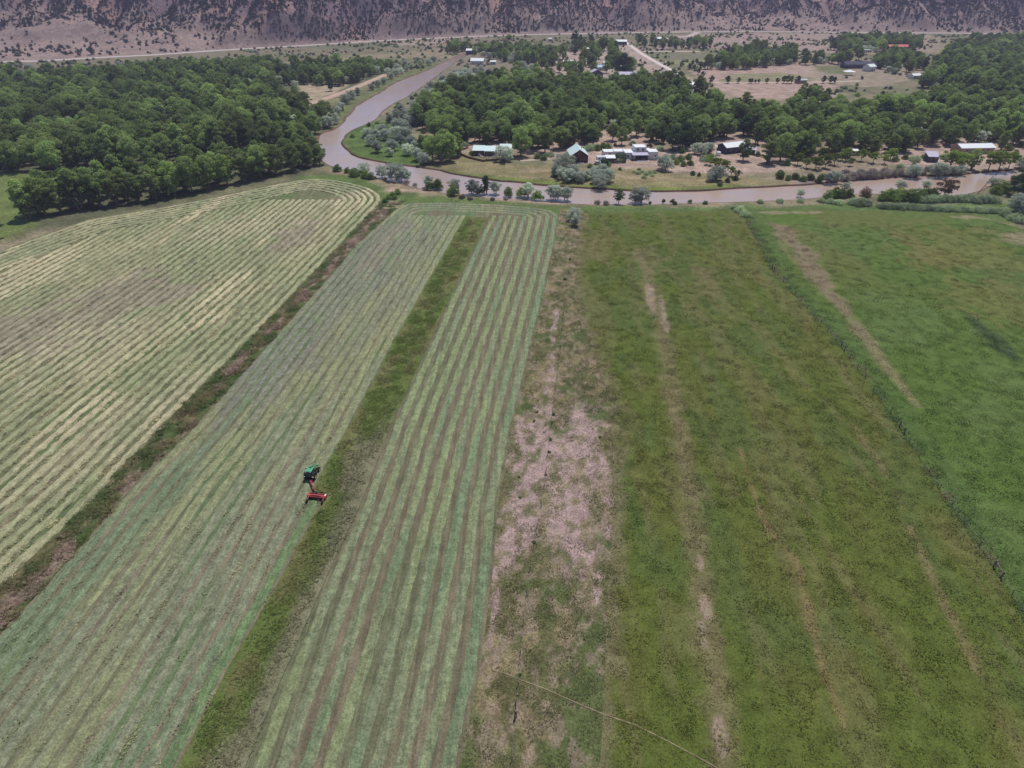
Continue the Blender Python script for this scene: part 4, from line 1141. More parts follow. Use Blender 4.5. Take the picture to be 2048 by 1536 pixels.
T(1058, 122, DRK[0], 11, 'dark rounded tree above the silver bushes left of the village')
T(1670, 232, COT[6], 14, 'thin tall tree with bare dark trunk below the far yard')
for px, py, h_ in [(1380, 93, 8), (1367, 97, 7), (1350, 98, 8), (1310, 95, 10), (1325, 98, 9), (1405, 96, 8), (1420, 92, 8), (1398, 100, 6), (1660, 83, 8), (1290, 96, 8)]:
    T(px, py, DRK[rnd.randrange(2)], h_, 'dark bushy tree beside the dirt road near the highway', group='trees below the highway')
for px, py, h_, k in [(1896, 340, 9.5, 0), (1918, 340, 8.5, 1), (1976, 341, 9.5, 1), (1997, 340, 9, 0), (2016, 338, 8.5, 1)]:
    T(px, py, BRI[k], h_, 'yellow green tree on the far river bank before the long white roof', 'cottonwood_tree', 'yellow green bank trees')
T(1941, 338, COT[4], 10, 'darker leaning tree between the yellow green bank trees')
for px, py, h_ in [(1430, 340, 6), (1446, 346, 6.5), (1462, 352, 4.5), (1420, 330, 5.5), (1475, 356, 3.6)]:
    T(px, py, BRI[rnd.randrange(2)], h_, 'green garden tree on the lawn right of the white house', 'garden_tree', 'garden trees right of the white house')
for px, py, h_ in [(1594, 330, 6), (1612, 336, 5), (1630, 338, 6), (1650, 336, 6.5), (1668, 330, 6), (1690, 322, 6.5), (1722, 322, 6), (1745, 326, 5.5), (1768, 328, 5), (1780, 320, 6), (1583, 318, 7), (1640, 325, 7.5), (1700, 332, 4), (1612, 320, 7)]:
    T(px, py, BRI[rnd.randrange(2)], h_, 'bright green bushy tree on the far bank at the edge of the wood', 'willow_tree', 'bright bank bushes')
T(2030, 392, DRK[0], 10, 'dark rounded tree at the right edge beside the river')
T(2052, 378, DRK[0], 12, 'tall dark tree on the right frame edge above the river')
T(-8, 478, DRK[0], 9, 'dark tree cut by the left frame edge')
for px, py, h_ in [(1225, 281, 10), (1252, 277, 11), (1272, 272, 12), (1303, 281, 12), (1322, 286, 11), (1400, 287, 13), (1420, 282, 12), (1442, 273, 12), (1512, 288, 12), (1172, 281, 11), (1120, 297, 12), (1076, 293, 13),
                   (1018, 292, 12), (975, 287, 12), (948, 285, 11), (1000, 283, 12), (1140, 290, 10), (1330, 272, 13), (1380, 290, 13), (1835, 296, 10), (1810, 304, 9), (1900, 292, 11), (2000, 300, 10), (1780, 306, 10)]:
    T(px, py, COT[rnd.randrange(7)], h_, 'cottonwood on the sand close ' + ['behind the walled house', 'behind the gable house', 'behind the white adobe house', 'beside the long dark house', 'behind the small lilac roofed shed', 'by the long white roof'][int(np.searchsorted([1060, 1190, 1345, 1560, 1860], px))], group='trees close behind the houses')
for px, py, h_ in [(1010, 296, 2.2), (1060, 306, 2.4), (1100, 312, 2.5), (1180, 300, 2.6), (1230, 292, 2), (1265, 290, 2.2), (1320, 300, 2.4), (1345, 318, 2.6), (1360, 322, 2.4), (1376, 318, 3), (1410, 322, 2.8), (1440, 300, 2.2), (1515, 312, 2.4), (1575, 330, 2.6), (1790, 322, 2.4), (1810, 318, 2.2), (1830, 322, 2.2), (1846, 316, 2.4), (1890, 318, 2.6), (1930, 318, 2.4), (1800, 335, 2.2), (1826, 336, 2.2), (930, 292, 2.4), (920, 298, 2.2)]:
    place_shrub('yard_shrub', (WIL + SAG)[rnd.randrange(5)], G(px, py), h_ * rnd.uniform(.8, 1.3), 'low shrub on the sandy yard ' + ['left of the walled house', 'between walled house and gable house', 'around the white adobe house', 'by the long dark house', 'by the small lilac roofed shed', 'before the long white roof'][int(np.searchsorted([950, 1190, 1345, 1560, 1880], px))], 'bush', 'yard shrubs')
# row of small round trees along the farm lane
for i, (px, h_) in enumerate([(1422, 7), (1455, 7), (1476, 5.5), (1499, 4.5), (1503, 4.5), (1510, 3.5), (1517, 4), (1533, 5), (1554, 5), (1567, 7), (1575, 7.5), (1582, 7), (1595, 7), (1646, 7), (1660, 7), (1668, 6)]):
    T(px, 166.5, DRK[0], h_ * 0.9, 'small round dark tree in the line along the farm lane', 'orchard_tree', 'line of small trees along the lane')
for px, py in [(1385, 131), (1393, 128), (1401, 134), (1408, 138), (1378, 138), (1388, 141), (1397, 148), (1405, 155)]:
    T(px, py, WIL and DRK[0], 5.5, 'rounded dark shrub tree right of the dirt road', 'roadside_tree', 'shrub trees right of the dirt road')
for px, py in [(1272, 166), (1300, 160), (1310, 152), (1330, 155), (1280, 170), (1284, 171), (1318, 165), (1365, 166)]:
    T(px, py, DRK[0], 4.5 + rnd.random() * 2, 'small dark tree on the pale lawn left of the dirt road', 'lawn_tree', 'trees on the pale village lawn')
# dead trees
def dead_tree(px, py, H, label):
    r = np.random.RandomState(int(px)); L = tree_lobes(r, H, H * 0.38, 14, 0.3)
    me = trunk_mesh('dead_tree', H, L, r, 0.22, 2, 0.3, 9); me.materials.append(M['deadwood'])
    p = G(px, py)
    return tag(ob('dead_tree', me, None, None, (p[0], p[1], 0)), label, 'tree')
dead_tree(300, 318, 11, 'bare grey dead tree in the left wood')
dead_tree(335, 316, 13, 'leafless dark snag right of the grey dead tree in the left wood')
dead_tree(72, 352, 4, 'fallen grey snag at the edge of the left pasture')
dead_tree(120, 290, 11, 'bare pale snag rising from the left wood')
dead_tree(1960, 285, 9, 'bare grey tree in the right wood behind the long white roof')

# silver olives
def OL(lst, label, group, dx=0, dy=0, k=1.0):
    for px, py, h_ in lst:
        px += dx; py += dy; h_ *= k
        place_tree('silver_olive', SIL[rnd.randrange(3)], G(px, py), h_ * rnd.uniform(.93, 1.08), label, 'bush', group)
OL([(1118, 345, 6.5), (1128, 341, 8), (1144, 356, 6.2), (1124, 358, 5.5), (1160, 364, 5.4), (1172, 360, 4.6), (1138, 364, 6.0), (1148, 360, 5.2), (1112, 352, 5)], 'silver grey olive in the big clump before the gable house', 'olive clump before the gable house')
OL([(1188, 356, 5.2), (1195, 366, 6), (1200, 376, 6.5), (1214, 364, 6), (1205, 356, 7)], 'silver grey olive in the clump at the water edge right of the big clump', 'olive clump at the water edge')
OL([(1009, 322, 8)], 'silver olive leaning over the wall of the patio', None)
OL([(1328, 340, 7.5)], 'silver olive standing over its round shadow right of the white house', None)
OL([(1392, 308, 6), (1405, 310, 6), (1415, 306, 5.5)], 'silver olive at the edge of the garden left of the gravel drive', 'olives by the gravel drive')
OL([(1432, 360, 6.5), (1424, 362, 5)], 'dark silver olive on the lawn beside the far bank', 'lawn olives')
OL([(725, 268, 6), (732, 284, 6.5), (745, 298, 6.5), (760, 274, 7), (775, 294, 6.5), (790, 284, 7), (806, 303, 6.5), (826, 314, 6.5), (816, 288, 7), (832, 298, 7), (752, 262, 6), (782, 268, 7), (800, 268, 6.5), (838, 322, 6), (770, 305, 5), (742, 272, 6)], 'silver olive in the thicket on the inner river bend', 'olives on the inner bend', 10, 7, 0.95)
OL([(657, 256, 8), (668, 248, 7), (650, 250, 6.5), (676, 230, 6), (692, 208, 6.5), (704, 198, 6), (716, 190, 5.5), (682, 220, 5.5)], 'silver olive on the left bank of the upper river', 'olives on the left bank')
OL([(748, 178, 6), (760, 172, 6.5), (772, 166, 7), (786, 156, 7), (796, 150, 7), (806, 146, 7), (818, 140, 7), (828, 136, 7), (845, 130, 7), (862, 128, 7.5), (872, 122, 7), (800, 138, 7), (815, 130, 7), (780, 146, 7), (840, 122, 6)], 'silver olive beside the levee along the upper river', 'olives by the levee', -4, 2, 0.85)
OL([(760, 240, 7), (772, 228, 7), (786, 236, 7), (800, 228, 7), (812, 208, 7), (824, 196, 6.5), (846, 216, 8), (838, 226, 7), (858, 206, 7), (858, 182, 7), (872, 170, 7), (884, 160, 7), (895, 158, 7.5), (905, 149, 7), (918, 145, 7), (930, 141, 7), (900, 168, 7), (915, 158, 7), (942, 138, 7), (880, 178, 7), (772, 246, 6.5), (790, 252, 6.5), (810, 244, 7)], 'silver olive on the right bank of the upper river', 'olives on the right bank', 20, 5, 0.72)
OL([(1040, 150, 7), (1052, 146, 7), (1064, 142, 7), (1075, 148, 6.5), (1044, 136, 6.5), (1060, 110, 7), (1075, 106, 7), (1088, 108, 7), (1102, 112, 6.5), (1022, 94, 6), (1135, 100, 7), (1145, 103, 7), (1168, 100, 6), (1150, 108, 6), (1062, 158, 6), (1080, 160, 6)], 'silver bush left of the village yards', 'silver bushes left of the village')
OL([(729, 348, 4), (765, 354, 4.2), (792, 359, 6), (802, 360, 4.5), (815, 360, 3.5), (857, 372, 3.8), (909, 380, 4), (945, 386, 5), (952, 388, 4), (990, 386, 4), (1056, 393, 4.8), (1104, 398, 5.2), (1113, 398, 5), (1132, 400, 5.2), (1271, 405, 4), (1280, 404, 5)], 'silver olive on the near bank of the river', 'olives on the near bank', 0, 0, 1.22)
OL([(1655, 366, 4.8), (1671, 364, 4.8), (1821, 354, 5.5), (1829, 352, 5), (1870, 352, 6.5), (1880, 351, 6), (1920, 348, 4), (2040, 336, 6), (1892, 349, 4), (1906, 349, 4)], 'silver olive on the far bank right of the lawn', 'olives on the right far bank')
OL([(2034, 424, 6.5), (2050, 430, 6), (2028, 412, 5.5)], 'blue grey olive at the right edge above the pasture', 'olives at the right edge')
OL([(1147, 440, 5.0), (1150, 452, 4.2)], 'grey green bush at the head of the wire fence', 'bushes at the fence head')
OL([(1690, 380, 3.5), (1600, 392, 3.0), (1800, 378, 4), (1850, 378, 4), (1985, 372, 4)], 'thin grey bush on the near bank at the right', 'thin bushes on the near bank')
OL([(480, 168, 6), (590, 175, 6), (500, 172, 6), (588, 168, 5.5), (300, 132, 6), (240, 134, 6), (60, 140, 6), (20, 142, 5)], 'grey bush at the edge of the far left woods', 'grey bushes at the far left')
pts = poisson([(775, 258), (800, 218), (850, 183), (900, 152), (960, 134), (1010, 138), (935, 168), (885, 194), (850, 246), (820, 268)], 7.5, 0.75, 555)
for p_ in pts[:95]:
    place_tree('silver_olive', SIL[rnd.randrange(3)], p_, rnd.uniform(3.6, 5.6), 'silver olive in the scrub between upper river and middle wood', 'bush', 'olives in the middle scrub')
# shrubs
def SH(kinds, lst, label, group, name='willow_bush', k=1.0):
    for px, py, h_ in lst:
        h_ *= k
        place_shrub(name, kinds[rnd.randrange(len(kinds))], G(px, py), h_ * rnd.uniform(.9, 1.1), label, 'bush', group)
SH(WIL, [(675, 342, 2.5), (711, 352, 3), (732, 356, 3.2), (742, 358, 2.6), (862, 379, 3), (876, 376, 3.4), (907, 390, 3.4), (1016, 391, 3.2), (1042, 392, 3), (1074, 399, 3), (695, 345, 2.2), (960, 388, 3)], 'round green willow bush on the near river bank', 'willows on the near bank', k=1.3)
SH(WIL, [(785, 392, 2.2), (795, 388, 2.4), (778, 398, 2), (770, 405, 1.8), (790, 398, 2.0)], 'green bush at the head of the ditch between the mown fields', 'bushes at the ditch head')
SH(WIL, [(1655, 396, 3.2), (1668, 394, 3.5), (1682, 394, 3.5), (1697, 394, 3.3), (1765, 400, 3.6), (1778, 398, 4), (1792, 400, 4), (1808, 402, 4), (1822, 402, 4.4), (1838, 399, 4.2), (1852, 396, 4), (1864, 394, 3.6), (1990, 388, 3.4), (2002, 384, 4)], 'deep green willow bush in the thicket on the right near bank', 'willow thicket at the right', k=1.2)
SH(SAG, [(1719, 410, 3.2), (1706, 408, 2.6), (1732, 410, 2.8), (1642, 404, 2), (1660, 406, 2.2), (1676, 408, 2.2), (1600, 404, 1.8), (1560, 405, 1.6), (1480, 424, 2.6), (1490, 432, 2.2), (1470, 418, 2.0), (1520, 406, 1.6)], 'sage green bush between river and right pastures', 'sage bushes by the river', 'sage_bush')
SH(SAG, [(1840 + 12 * i, 404 - 0.06 * i * 6 + (4 if i > 8 else 0), 2.9) for i in range(13)], 'sage green mound in the upper long hedge at the right', 'upper sage hedge', 'sage_bush')
SH(SAG, [(1768 + 14 * i, 416 + 0.55 * i, 2.4) for i in range(18)], 'sage green mound in the lower long hedge at the right', 'lower sage hedge', 'sage_bush')
SH(SAG, [(2010, 432, 2.4), (2030, 440, 2.6), (2046, 446, 2.6), (2060, 440, 2.6)], 'sage green mound below the blue grey olive', 'sage below the olive', 'sage_bush')
SH(WIL, [(1560, 358, 2.6), (1575, 360, 2.6), (1590, 358, 3), (1605, 362, 2.6), (1620, 360, 3), (1560, 352, 3), (1636, 364, 2.6), (1645, 358, 2.8)], 'low green bush on the far bank below the sand clearing', 'low bushes on the far bank')
SH(MAU, [(1690, 360, 2.4), (1704, 357, 2.6), (1718, 356, 2.6), (1732, 355, 2.6), (1746, 354, 2.6), (1760, 353, 2.6), (1774, 352, 2.6), (1788, 351, 2.6), (1802, 350, 2.4), (1720, 348, 2.2), (1745, 347, 2.2), (1770, 346, 2.2), (1795, 345, 2.2), (1690, 350, 2.2), (1840, 348, 2.4), (1855, 342, 2.4)], 'grey mauve brush on the right far bank', 'mauve brush', 'dry_brush', 1.15)
SH(MAU, [(830, 372, 1.6), (812, 368, 1.8), (850, 380, 1.6), (790, 366, 1.6), (925, 396, 1.6), (1012, 399, 1.5), (1195, 408, 1.6), (1212, 409, 1.7), (940, 399, 1.5), (985, 400, 1.4), (770, 360, 1.5)], 'low dry brush on the near bank', 'dry brush near bank', 'dry_brush')
SH(RUS, [(1730, 392, 4.2)], 'rusty brown dead bush in the right near bank thicket', None, 'dead_bush')
place_tree('tamarisk_bush', BRN[0], G(1890, 390), 7, 'big brownish rounded bush standing against the river', 'bush')
SH(WIL, [(1327, 405, 1.6), (1345, 406, 1.8), (1300, 408, 1.4), (1380, 406, 1.6), (1350, 409, 1.5), (1410, 408, 1.5)], 'low green weed clump on the near bank beyond the pasture', 'weed clumps beyond the pasture', 'weed_clump')
SH(WIL, [(1107, 830, 1.0), (1104, 845, 0.9), (1101, 880, 1.0), (1098, 905, 0.8), (1075, 825, 0.9), (1068, 843, 0.9), (1092, 950, 0.7), (1200, 875, 0.8), (1038, 955, 0.8), (1040, 995, 0.7), (1130, 560, 1.2), (1140, 520, 1.4), (1068, 1085, 0.8), (1040, 1350, 0.7)], 'small dark weed clump along the wire fence', 'weed clumps along the fence', 'weed_clump', 0.62)
SH(WIL, [(1110, 355, 2.2), (1212, 332, 3), (1207, 338, 2.6), (1180, 335, 2.4), (1385, 350, 2.2), (1398, 352, 2), (1440, 372, 1.6), (1455, 364, 2.6), (1470, 360, 2.4), (1240, 340, 1.4), (950, 311, 2.6), (943, 309, 2.2), (1380, 330, 3), (1366, 332, 2.6), (1352, 328, 2.4), (1195, 300, 3.2), (1205, 298, 3.4), (1215, 296, 3), (1075, 318, 3), (1088, 320, 3)], 'green garden shrub by the riverside houses', 'garden shrubs', 'garden_shrub')
SH(SAG, [(1268, 345, 1.3), (1276, 348, 1.4), (1284, 345, 1.3), (1292, 350, 1.5), (1300, 346, 1.4), (1288, 356, 1.3), (1305, 352, 1.2), (1278, 340, 1.2), (1310, 346, 1.0)], 'pale tufted shrub in the garden bed before the white house', 'garden bed shrubs', 'garden_shrub')

# ------------------------------------------------------------------ junipers on the hills
r = np.random.RandomState(42)
N0 = 420000
jx = -900 + 2100 * r.rand(N0); jd = 18 + 430 * r.rand(N0) ** 0.9
cl = fbm(jx / 38, jd / 38, 4, 15.0)
d1 = np.interp(jx, D1X, D1V)
steep = sstep(-30, 40, jd - d1)
pk = 0.010 + 0.52 * steep * (0.22 + 0.78 * sstep(0.40, 0.54, cl)) + 0.03 * (1 - steep) * sstep(0.42, 0.56, cl)
k = r.rand(N0) < pk
jx, jd = jx[k], jd[k]
jz = hill_h(jx, jd); jy = yroad(jx) + jd
J = np.column_stack([jx, jy, jz - 0.15])
v = in_view(J, 0.06)
px, py = project(J); v &= py > -60
J = J[v]; jd = jd[v]; jx = jx[v]
sc_ = 0.42 + 0.65 * r.rand(len(J)) ** 1.7; sc_ *= np.where(jd < np.interp(jx, D1X, D1V), 1.35, 1.0)
order = np.argsort(J[:, 1])
lead = order[:240]; rest = order[240:]
for i in lead:
    place_shrub('juniper_bush', JUN[i % 3], J[i], 3.0 * sc_[i], ('large' if sc_[i] > 0.85 else 'small') + ' dark juniper on the foothill above the highway, ' + ['at the left frame edge', 'left of the pair of dark trees', 'above the pair of dark trees', 'right of the pair of dark trees', 'above the far left woods', 'above the upper river', 'left of the village', 'above the village', 'above the right end of the highway'][int(np.searchsorted([60, 130, 215, 350, 520, 800, 1050, 1400], float(project(J[i:i + 1])[0][0])))], 'bush', 'junipers on the foothills')
o = scatter('hill_junipers', J[rest], r.randint(0, 3, len(rest)), sc_[rest], r.rand(len(rest)) * 6.28, [[bpy.data.objects.new('juniper', k_['mesh'])] for k_ in JUN])
tag(o, 'countless dark junipers speckling the desert hills', 'junipers', kind='stuff')
# uncountable low scrub on the flats beyond the river
N1 = 26000
qx_ = -620 + 1560 * r.rand(N1); qy_ = 330 + 820 * r.rand(N1)
kk = (qy_ < yroad(qx_) - 9) & (fbm(qx_ / 45, qy_ / 45, 4, 63.0) > 0.50) & (r.rand(N1) < 0.40)
qx_, qy_ = qx_[kk], qy_[kk]
kk = sdf(qx_, qy_, RIVER_C) < -5
for rd in ROADS[:4]: kk &= seg_dist(qx_, qy_, rd) > 5
for c_, rr in CLEARW: kk &= np.hypot(qx_ - c_[0], qy_ - c_[1]) > rr
for keepout in ([(1385, 145), (1420, 133), (1580, 128), (1690, 135), (1690, 170), (1640, 195), (1480, 200), (1430, 175)], [(860, 332), (920, 308), (1010, 325), (1200, 335), (1440, 350), (1560, 362), (1340, 384), (1150, 377), (900, 348)], [(-600, 390), (140, 340), (120, 400), (30, 470), (-500, 560)], [(585, 212), (600, 165), (700, 165), (640, 212)]):
    kk &= ~inside(qx_, qy_, GP(keepout))
Q = np.column_stack([qx_[kk], qy_[kk], np.zeros(kk.sum()) - 0.05]); Q = Q[in_view(Q, 0.05)]
vv = r.choice([0, 1, 2, 3, 4, 5], len(Q), p=[.26, .14, .2, .14, .14, .12])
o = scatter('valley_scrub', Q, vv, 0.45 + 0.6 * r.rand(len(Q)), r.rand(len(Q)) * 6.28, [[bpy.data.objects.new('scrub', k_['mesh'])] for k_ in (JUN[0], JUN[2], WIL[0], SAG[0], MAU[0], WIL[2])])
tag(o, 'low mixed scrub scattered over the flats beyond the river', 'scrub', kind='stuff')
# bushes between the highway and the woods
for px, py, h_ in [(160, 113, 8), (186, 111, 10)]:
    T(px, py, DRK[0], h_, 'dark round tree beside the highway at the left', group='pair of trees by the highway')

# ------------------------------------------------------------------ buildings
M['roof_white'] = plain_mat('white_metal_roof', (0.78, 0.80, 0.80), 0.45, 0.06, 0.8)
M['roof_mint'] = plain_mat('pale_mint_metal_roof', (0.60, 0.74, 0.73), 0.4, 0.06, 0.6)
M['roof_grey'] = plain_mat('grey_metal_roof', (0.42, 0.42, 0.47), 0.5, 0.12, 0.8)
M['roof_lilac'] = plain_mat('lilac_grey_roof', (0.46, 0.43, 0.55), 0.6, 0.1, 0.8)
M['roof_blue'] = plain_mat('blue_metal_roof', (0.16, 0.34, 0.62), 0.45, 0.08, 0.8)
M['roof_navy'] = plain_mat('dark_shingle_roof', (0.055, 0.055, 0.095), 0.8, 0.2, 0.8)
M['roof_red'] = plain_mat('red_metal_roof', (0.62, 0.13, 0.13), 0.5, 0.1, 0.8)
M['wall_white'] = plain_mat('white_stucco', (0.70, 0.66, 0.66), 0.9, 0.07, 0.9)
M['wall_red'] = plain_mat('red_brown_boards', (0.14, 0.055, 0.045), 0.85, 0.25, 1.2)
M['wall_brown'] = plain_mat('dark_brown_stucco', (0.13, 0.085, 0.075), 0.9, 0.2, 0.8)
M['wall_navy'] = plain_mat('dark_blue_grey_wall', (0.075, 0.075, 0.11), 0.85, 0.2, 0.8)  # real dark walls; also painted shade on the long barn and in the porch
M['wall_tan'] = plain_mat('adobe_wall', (0.40, 0.29, 0.22), 0.9, 0.12, 0.8)
M['glass'] = plain_mat('dark_window_glass', (0.03, 0.035, 0.045), 0.08, 0.05, 1.0, spec=0.6)
M['wood'] = plain_mat('brown_fence_boards', (0.22, 0.125, 0.08), 0.85, 0.2, 1.5)
M['timber'] = plain_mat('grey_timber', (0.20, 0.165, 0.135), 0.9, 0.25, 3.0)
M['wire'] = plain_mat('steel_wire', (0.16, 0.155, 0.15), 0.6, 0.1, 3.0, metal=0.4)
M['concrete'] = plain_mat('pale_concrete', (0.55, 0.50, 0.47), 0.9, 0.08, 0.8)

def wnd(parent, x, y, z, wd, h, face='f'):
    """a window with frame and pane on the front (-y) or on a side (+-x) of a wall"""
    f = MB(); g = MB()
    if face == 'f':
        f.box((x, y - 0.03, z), (wd + .16, .10, h + .16)); g.box((x, y - 0.075, z), (wd, .05, h))
    else:
        sg = 1 if face == 'r' else -1
        f.box((x + sg * .03, y, z), (.10, wd + .16, h + .16)); g.box((x + sg * .075, y, z), (.05, wd, h))
    wo = f.build('window', M['wall_white'], parent); g.build('pane', M['glass'], wo)
def house(name, px, py, w_, d_, h_, roof, rh, wall, roofm, label, rz=0.0, cat='house', over=0.4, wins=(), door=None, base=None, group=None):
    p = G(px, py) if base is None else base
    e = empty(name, (p[0], p[1] + d_ / 2, 0.0), rz)
    W = MB()
    if roof == 'gable_x':     # ridge along x
        W.prism([(-d_ / 2, -.2), (d_ / 2, -.2), (d_ / 2, h_), (0, h_ + rh), (-d_ / 2, h_)], -w_ / 2, w_ / 2, 'x')
    elif roof == 'gable_y':   # gable end faces the river
        W.prism([(-w_ / 2, -.2), (w_ / 2, -.2), (w_ / 2, h_), (0, h_ + rh), (-w_ / 2, h_)], -d_ / 2, d_ / 2, 'y')
    elif roof == 'shed':
        W.prism([(-d_ / 2, -.2), (d_ / 2, -.2), (d_ / 2, h_ + rh), (-d_ / 2, h_)], -w_ / 2, w_ / 2, 'x')
    else:
        W.box((0, 0, h_ / 2 - .1), (w_, d_, h_ + .2))
    W.build('wall', M[wall], e)
    Rf = MB(); t_ = 0.14; o_ = over
    if roof == 'gable_x':
        k = rh / (d_ / 2)
        for s in (-1, 1):
            Rf.prism([(0, h_ + rh + .02), (s * (d_ / 2 + o_), h_ - k * o_ + .02), (s * (d_ / 2 + o_), h_ - k * o_ + t_ + .02), (0, h_ + rh + t_ + .02)], -w_ / 2 - o_, w_ / 2 + o_, 'x')
    elif roof == 'gable_y':
        k = rh / (w_ / 2)
        for s in (-1, 1):
            Rf.prism([(0, h_ + rh + .02), (s * (w_ / 2 + o_), h_ - k * o_ + .02), (s * (w_ / 2 + o_), h_ - k * o_ + t_ + .02), (0, h_ + rh + t_ + .02)], -d_ / 2 - o_, d_ / 2 + o_, 'y')
    elif roof == 'shed':
        k = rh / d_
        Rf.prism([(-d_ / 2 - o_, h_ - k * o_ + .02), (d_ / 2 + o_, h_ + rh + k * o_ + .02), (d_ / 2 + o_, h_ + rh + k * o_ + t_ + .02), (-d_ / 2 - o_, h_ - k * o_ + t_ + .02)], -w_ / 2 - o_, w_ / 2 + o_, 'x')
    else:
        Rf.box((0, 0, h_ + .06), (w_ + o_ * .3, d_ + o_ * .3, .12))
    ro = Rf.build('roof', M[roofm], e)
    if roof.startswith('gable'):
        c_ = MB().box((0, 0, h_ + rh + t_ + .05), (w_ + 2 * o_, .25, .08) if roof == 'gable_x' else (.25, d_ + 2 * o_, .08))
        c_.build('ridge_cap', M[roofm], ro)
    for wi_ in wins:
        wnd(e, wi_[0], -d_ / 2, wi_[1], wi_[2], wi_[3])
    if door is not None:
        dd = MB().box((door, -d_ / 2 - .03, 1.0), (.95, .08, 2.05)).build('door', M['wood'], e)
        MB().box((door + .35, -d_ / 2 - .10, 1.0), (.06, .06, .14)).build('handle', M['wire'], dd)
    return tag(e, label, cat, group)

# the gable house
gh = house('gable_house', 1157, 325, 9.0, 13.0, 3.4, 'gable_y', 2.9, 'wall_red', 'roof_mint', 'red brown gable house with a pale mint metal roof', rz=R(3), wins=[(-2.2, 1.7, 1.2, 1.2), (2.4, 1.7, 1.0, 1.1), (0, 4.2, 1.1, 1.0)], door=0.6)
MB().box((0.6, -8.2, .12), (3.4, 2.4, .3)).build('porch_slab', M['concrete'], gh)
MB().bar((2.2, 2.0, 4.8), (2.2, 2.0, 6.6), .16).build('stove_pipe', M['wire'], gh)

# walled house with three pale roofs
p = G(979, 314)
e = empty('walled_house', (p[0], p[1], 0), R(-2)); tag(e, 'dark brown house with three pale silver roofs behind a patio wall', 'house')
for (cx, cy, ww, dd, hh2, rh, rot) in [(-6.2, 6.2, 5.6, 7.4, 2.6, .8, 0), (0.6, 4.2, 6.4, 7.0, 2.8, .9, 0), (8.4, 6.6, 6.0, 8.0, 3.2, .9, 0)]:
    wl = MB().prism([(cy - dd / 2, -.2), (cy + dd / 2, -.2), (cy + dd / 2, hh2 + rh), (cy - dd / 2, hh2)], cx - ww / 2, cx + ww / 2, 'x').build('wing', M['wall_brown'], e)
    k = rh / dd
    MB().prism([(cy - dd / 2 - .4, hh2 - .4 * k + .02), (cy + dd / 2 + .4, hh2 + rh + .4 * k + .02), (cy + dd / 2 + .4, hh2 + rh + .4 * k + .17), (cy - dd / 2 - .4, hh2 - .4 * k + .17)], cx - ww / 2 - .35, cx + ww / 2 + .35, 'x').build('roof', M['roof_mint'], wl)
    for q in (-1.4, 1.4): wnd(e, cx + q, cy - dd / 2, 1.5, 1.2, 1.2)
MB().box((3.9, 2.0, .12), (.0 + 16, 7.0, .28)).build('patio_slab', M['wall_tan'], e)
# patio wall, one panel per side
pf = GP([(936, 297), (911, 306), (937, 316.5), (966, 323.5), (1004, 320), (1030, 314)])
fe = empty('patio_wall', (pf[2][0], pf[2][1], 0)); tag(fe, 'low brown board wall curving round the patio', 'wall')
for i in range(len(pf) - 1):
    a = pf[i] - pf[2]; b_ = pf[i + 1] - pf[2]; L_ = np.linalg.norm(b_ - a); n_ = max(1, int(L_ / 2.4)); ang = math.atan2(b_[1] - a[1], b_[0] - a[0])
    for j in range(n_):
        c_ = a + (b_ - a) * (j + .5) / n_
        MB().box((c_[0], c_[1], .5), (L_ / n_ - .02, .16, 1.1 + rnd.random() * .05), ang).build('panel', M['wood'], fe)
        c0_ = a + (b_ - a) * j / n_
        MB().box((c0_[0], c0_[1], .55), (.2, .24, 1.3), ang).build('post', M['wood'], fe)
# patio furniture
def chair(px, py, rz, label, group):
    p = G(px, py, .25)
    c_ = empty('patio_chair', (p[0], p[1], .26), rz); tag(c_, label, 'chair', group)
    MB().box((0, 0, .42), (.6, .6, .06)).build('seat', M['roof_white'], c_)
    MB().box((0, .29, .75), (.6, .06, .62)).build('backrest', M['roof_white'], c_)
    for sx in (-1, 1):
        for sy in (-1, 1): MB().box((sx * .26, sy * .26, .2), (.05, .05, .4)).build('leg', M['roof_white'], c_)
for i, (px, py) in enumerate([(958, 311.5), (962, 313), (974, 316.5), (982, 317), (985, 315.6)]):
    chair(px, py, i * 1.3, 'white patio chair inside the board wall', 'patio chairs')

# the white adobe house: stepped flat roofed volumes and a porch
p = G(1276, 321)
e = empty('adobe_house', (p[0], p[1], 0), R(2)); tag(e, 'rambling white adobe house with flat roofs and a lilac porch', 'house')
for (cx, cy, ww, dd, hh2) in [(-14.2, 9.5, 6.0, 6.0, 2.9), (-8.8, 9.2, 6.0, 6.0, 3.1), (-3.8, 6.5, 6.0, 8.0, 3.3), (1.6, 7.6, 6.4, 6.6, 5.6), (6.2, 8.2, 3.4, 6.0, 3.6), (8.0, 4.6, 5.2, 6.4, 3.9)]:
    wl = MB().box((cx, cy, hh2 / 2 - .1), (ww, dd, hh2 + .2)).build('wing', M['wall_white'], e, bevel=.08)
    MB().box((cx, cy, hh2 + .01), (ww - .5, dd - .5, .1)).build('roof', M['roof_white'], wl)
    for s in (-1, 1):
        MB().box((cx + s * (ww / 2 - .14), cy, hh2 + .12), (.26, dd - .02, .24)).build('parapet', M['wall_white'], wl)
pr = MB().prism([(-.6, 2.65), (3.3, 3.15), (3.3, 3.3), (-.6, 2.8)], -3.2, 5.3, 'x').build('porch_roof', M['roof_lilac'], e)
for x_ in (-3.0, -0.2, 2.5, 5.1): MB().box((x_, -.3, 1.3), (.24, .24, 2.65)).build('porch_post', M['timber'], e)
MB().box((1.0, 3.2, 1.3), (7.8, .16, 2.3)).build('porch_shade', M['wall_navy'], e)  # dark panel standing in for the shade under the porch roof
MB().box((2.2, -1.6, .08), (6.4, 2.2, .22)).build('terrace', M['concrete'], e)
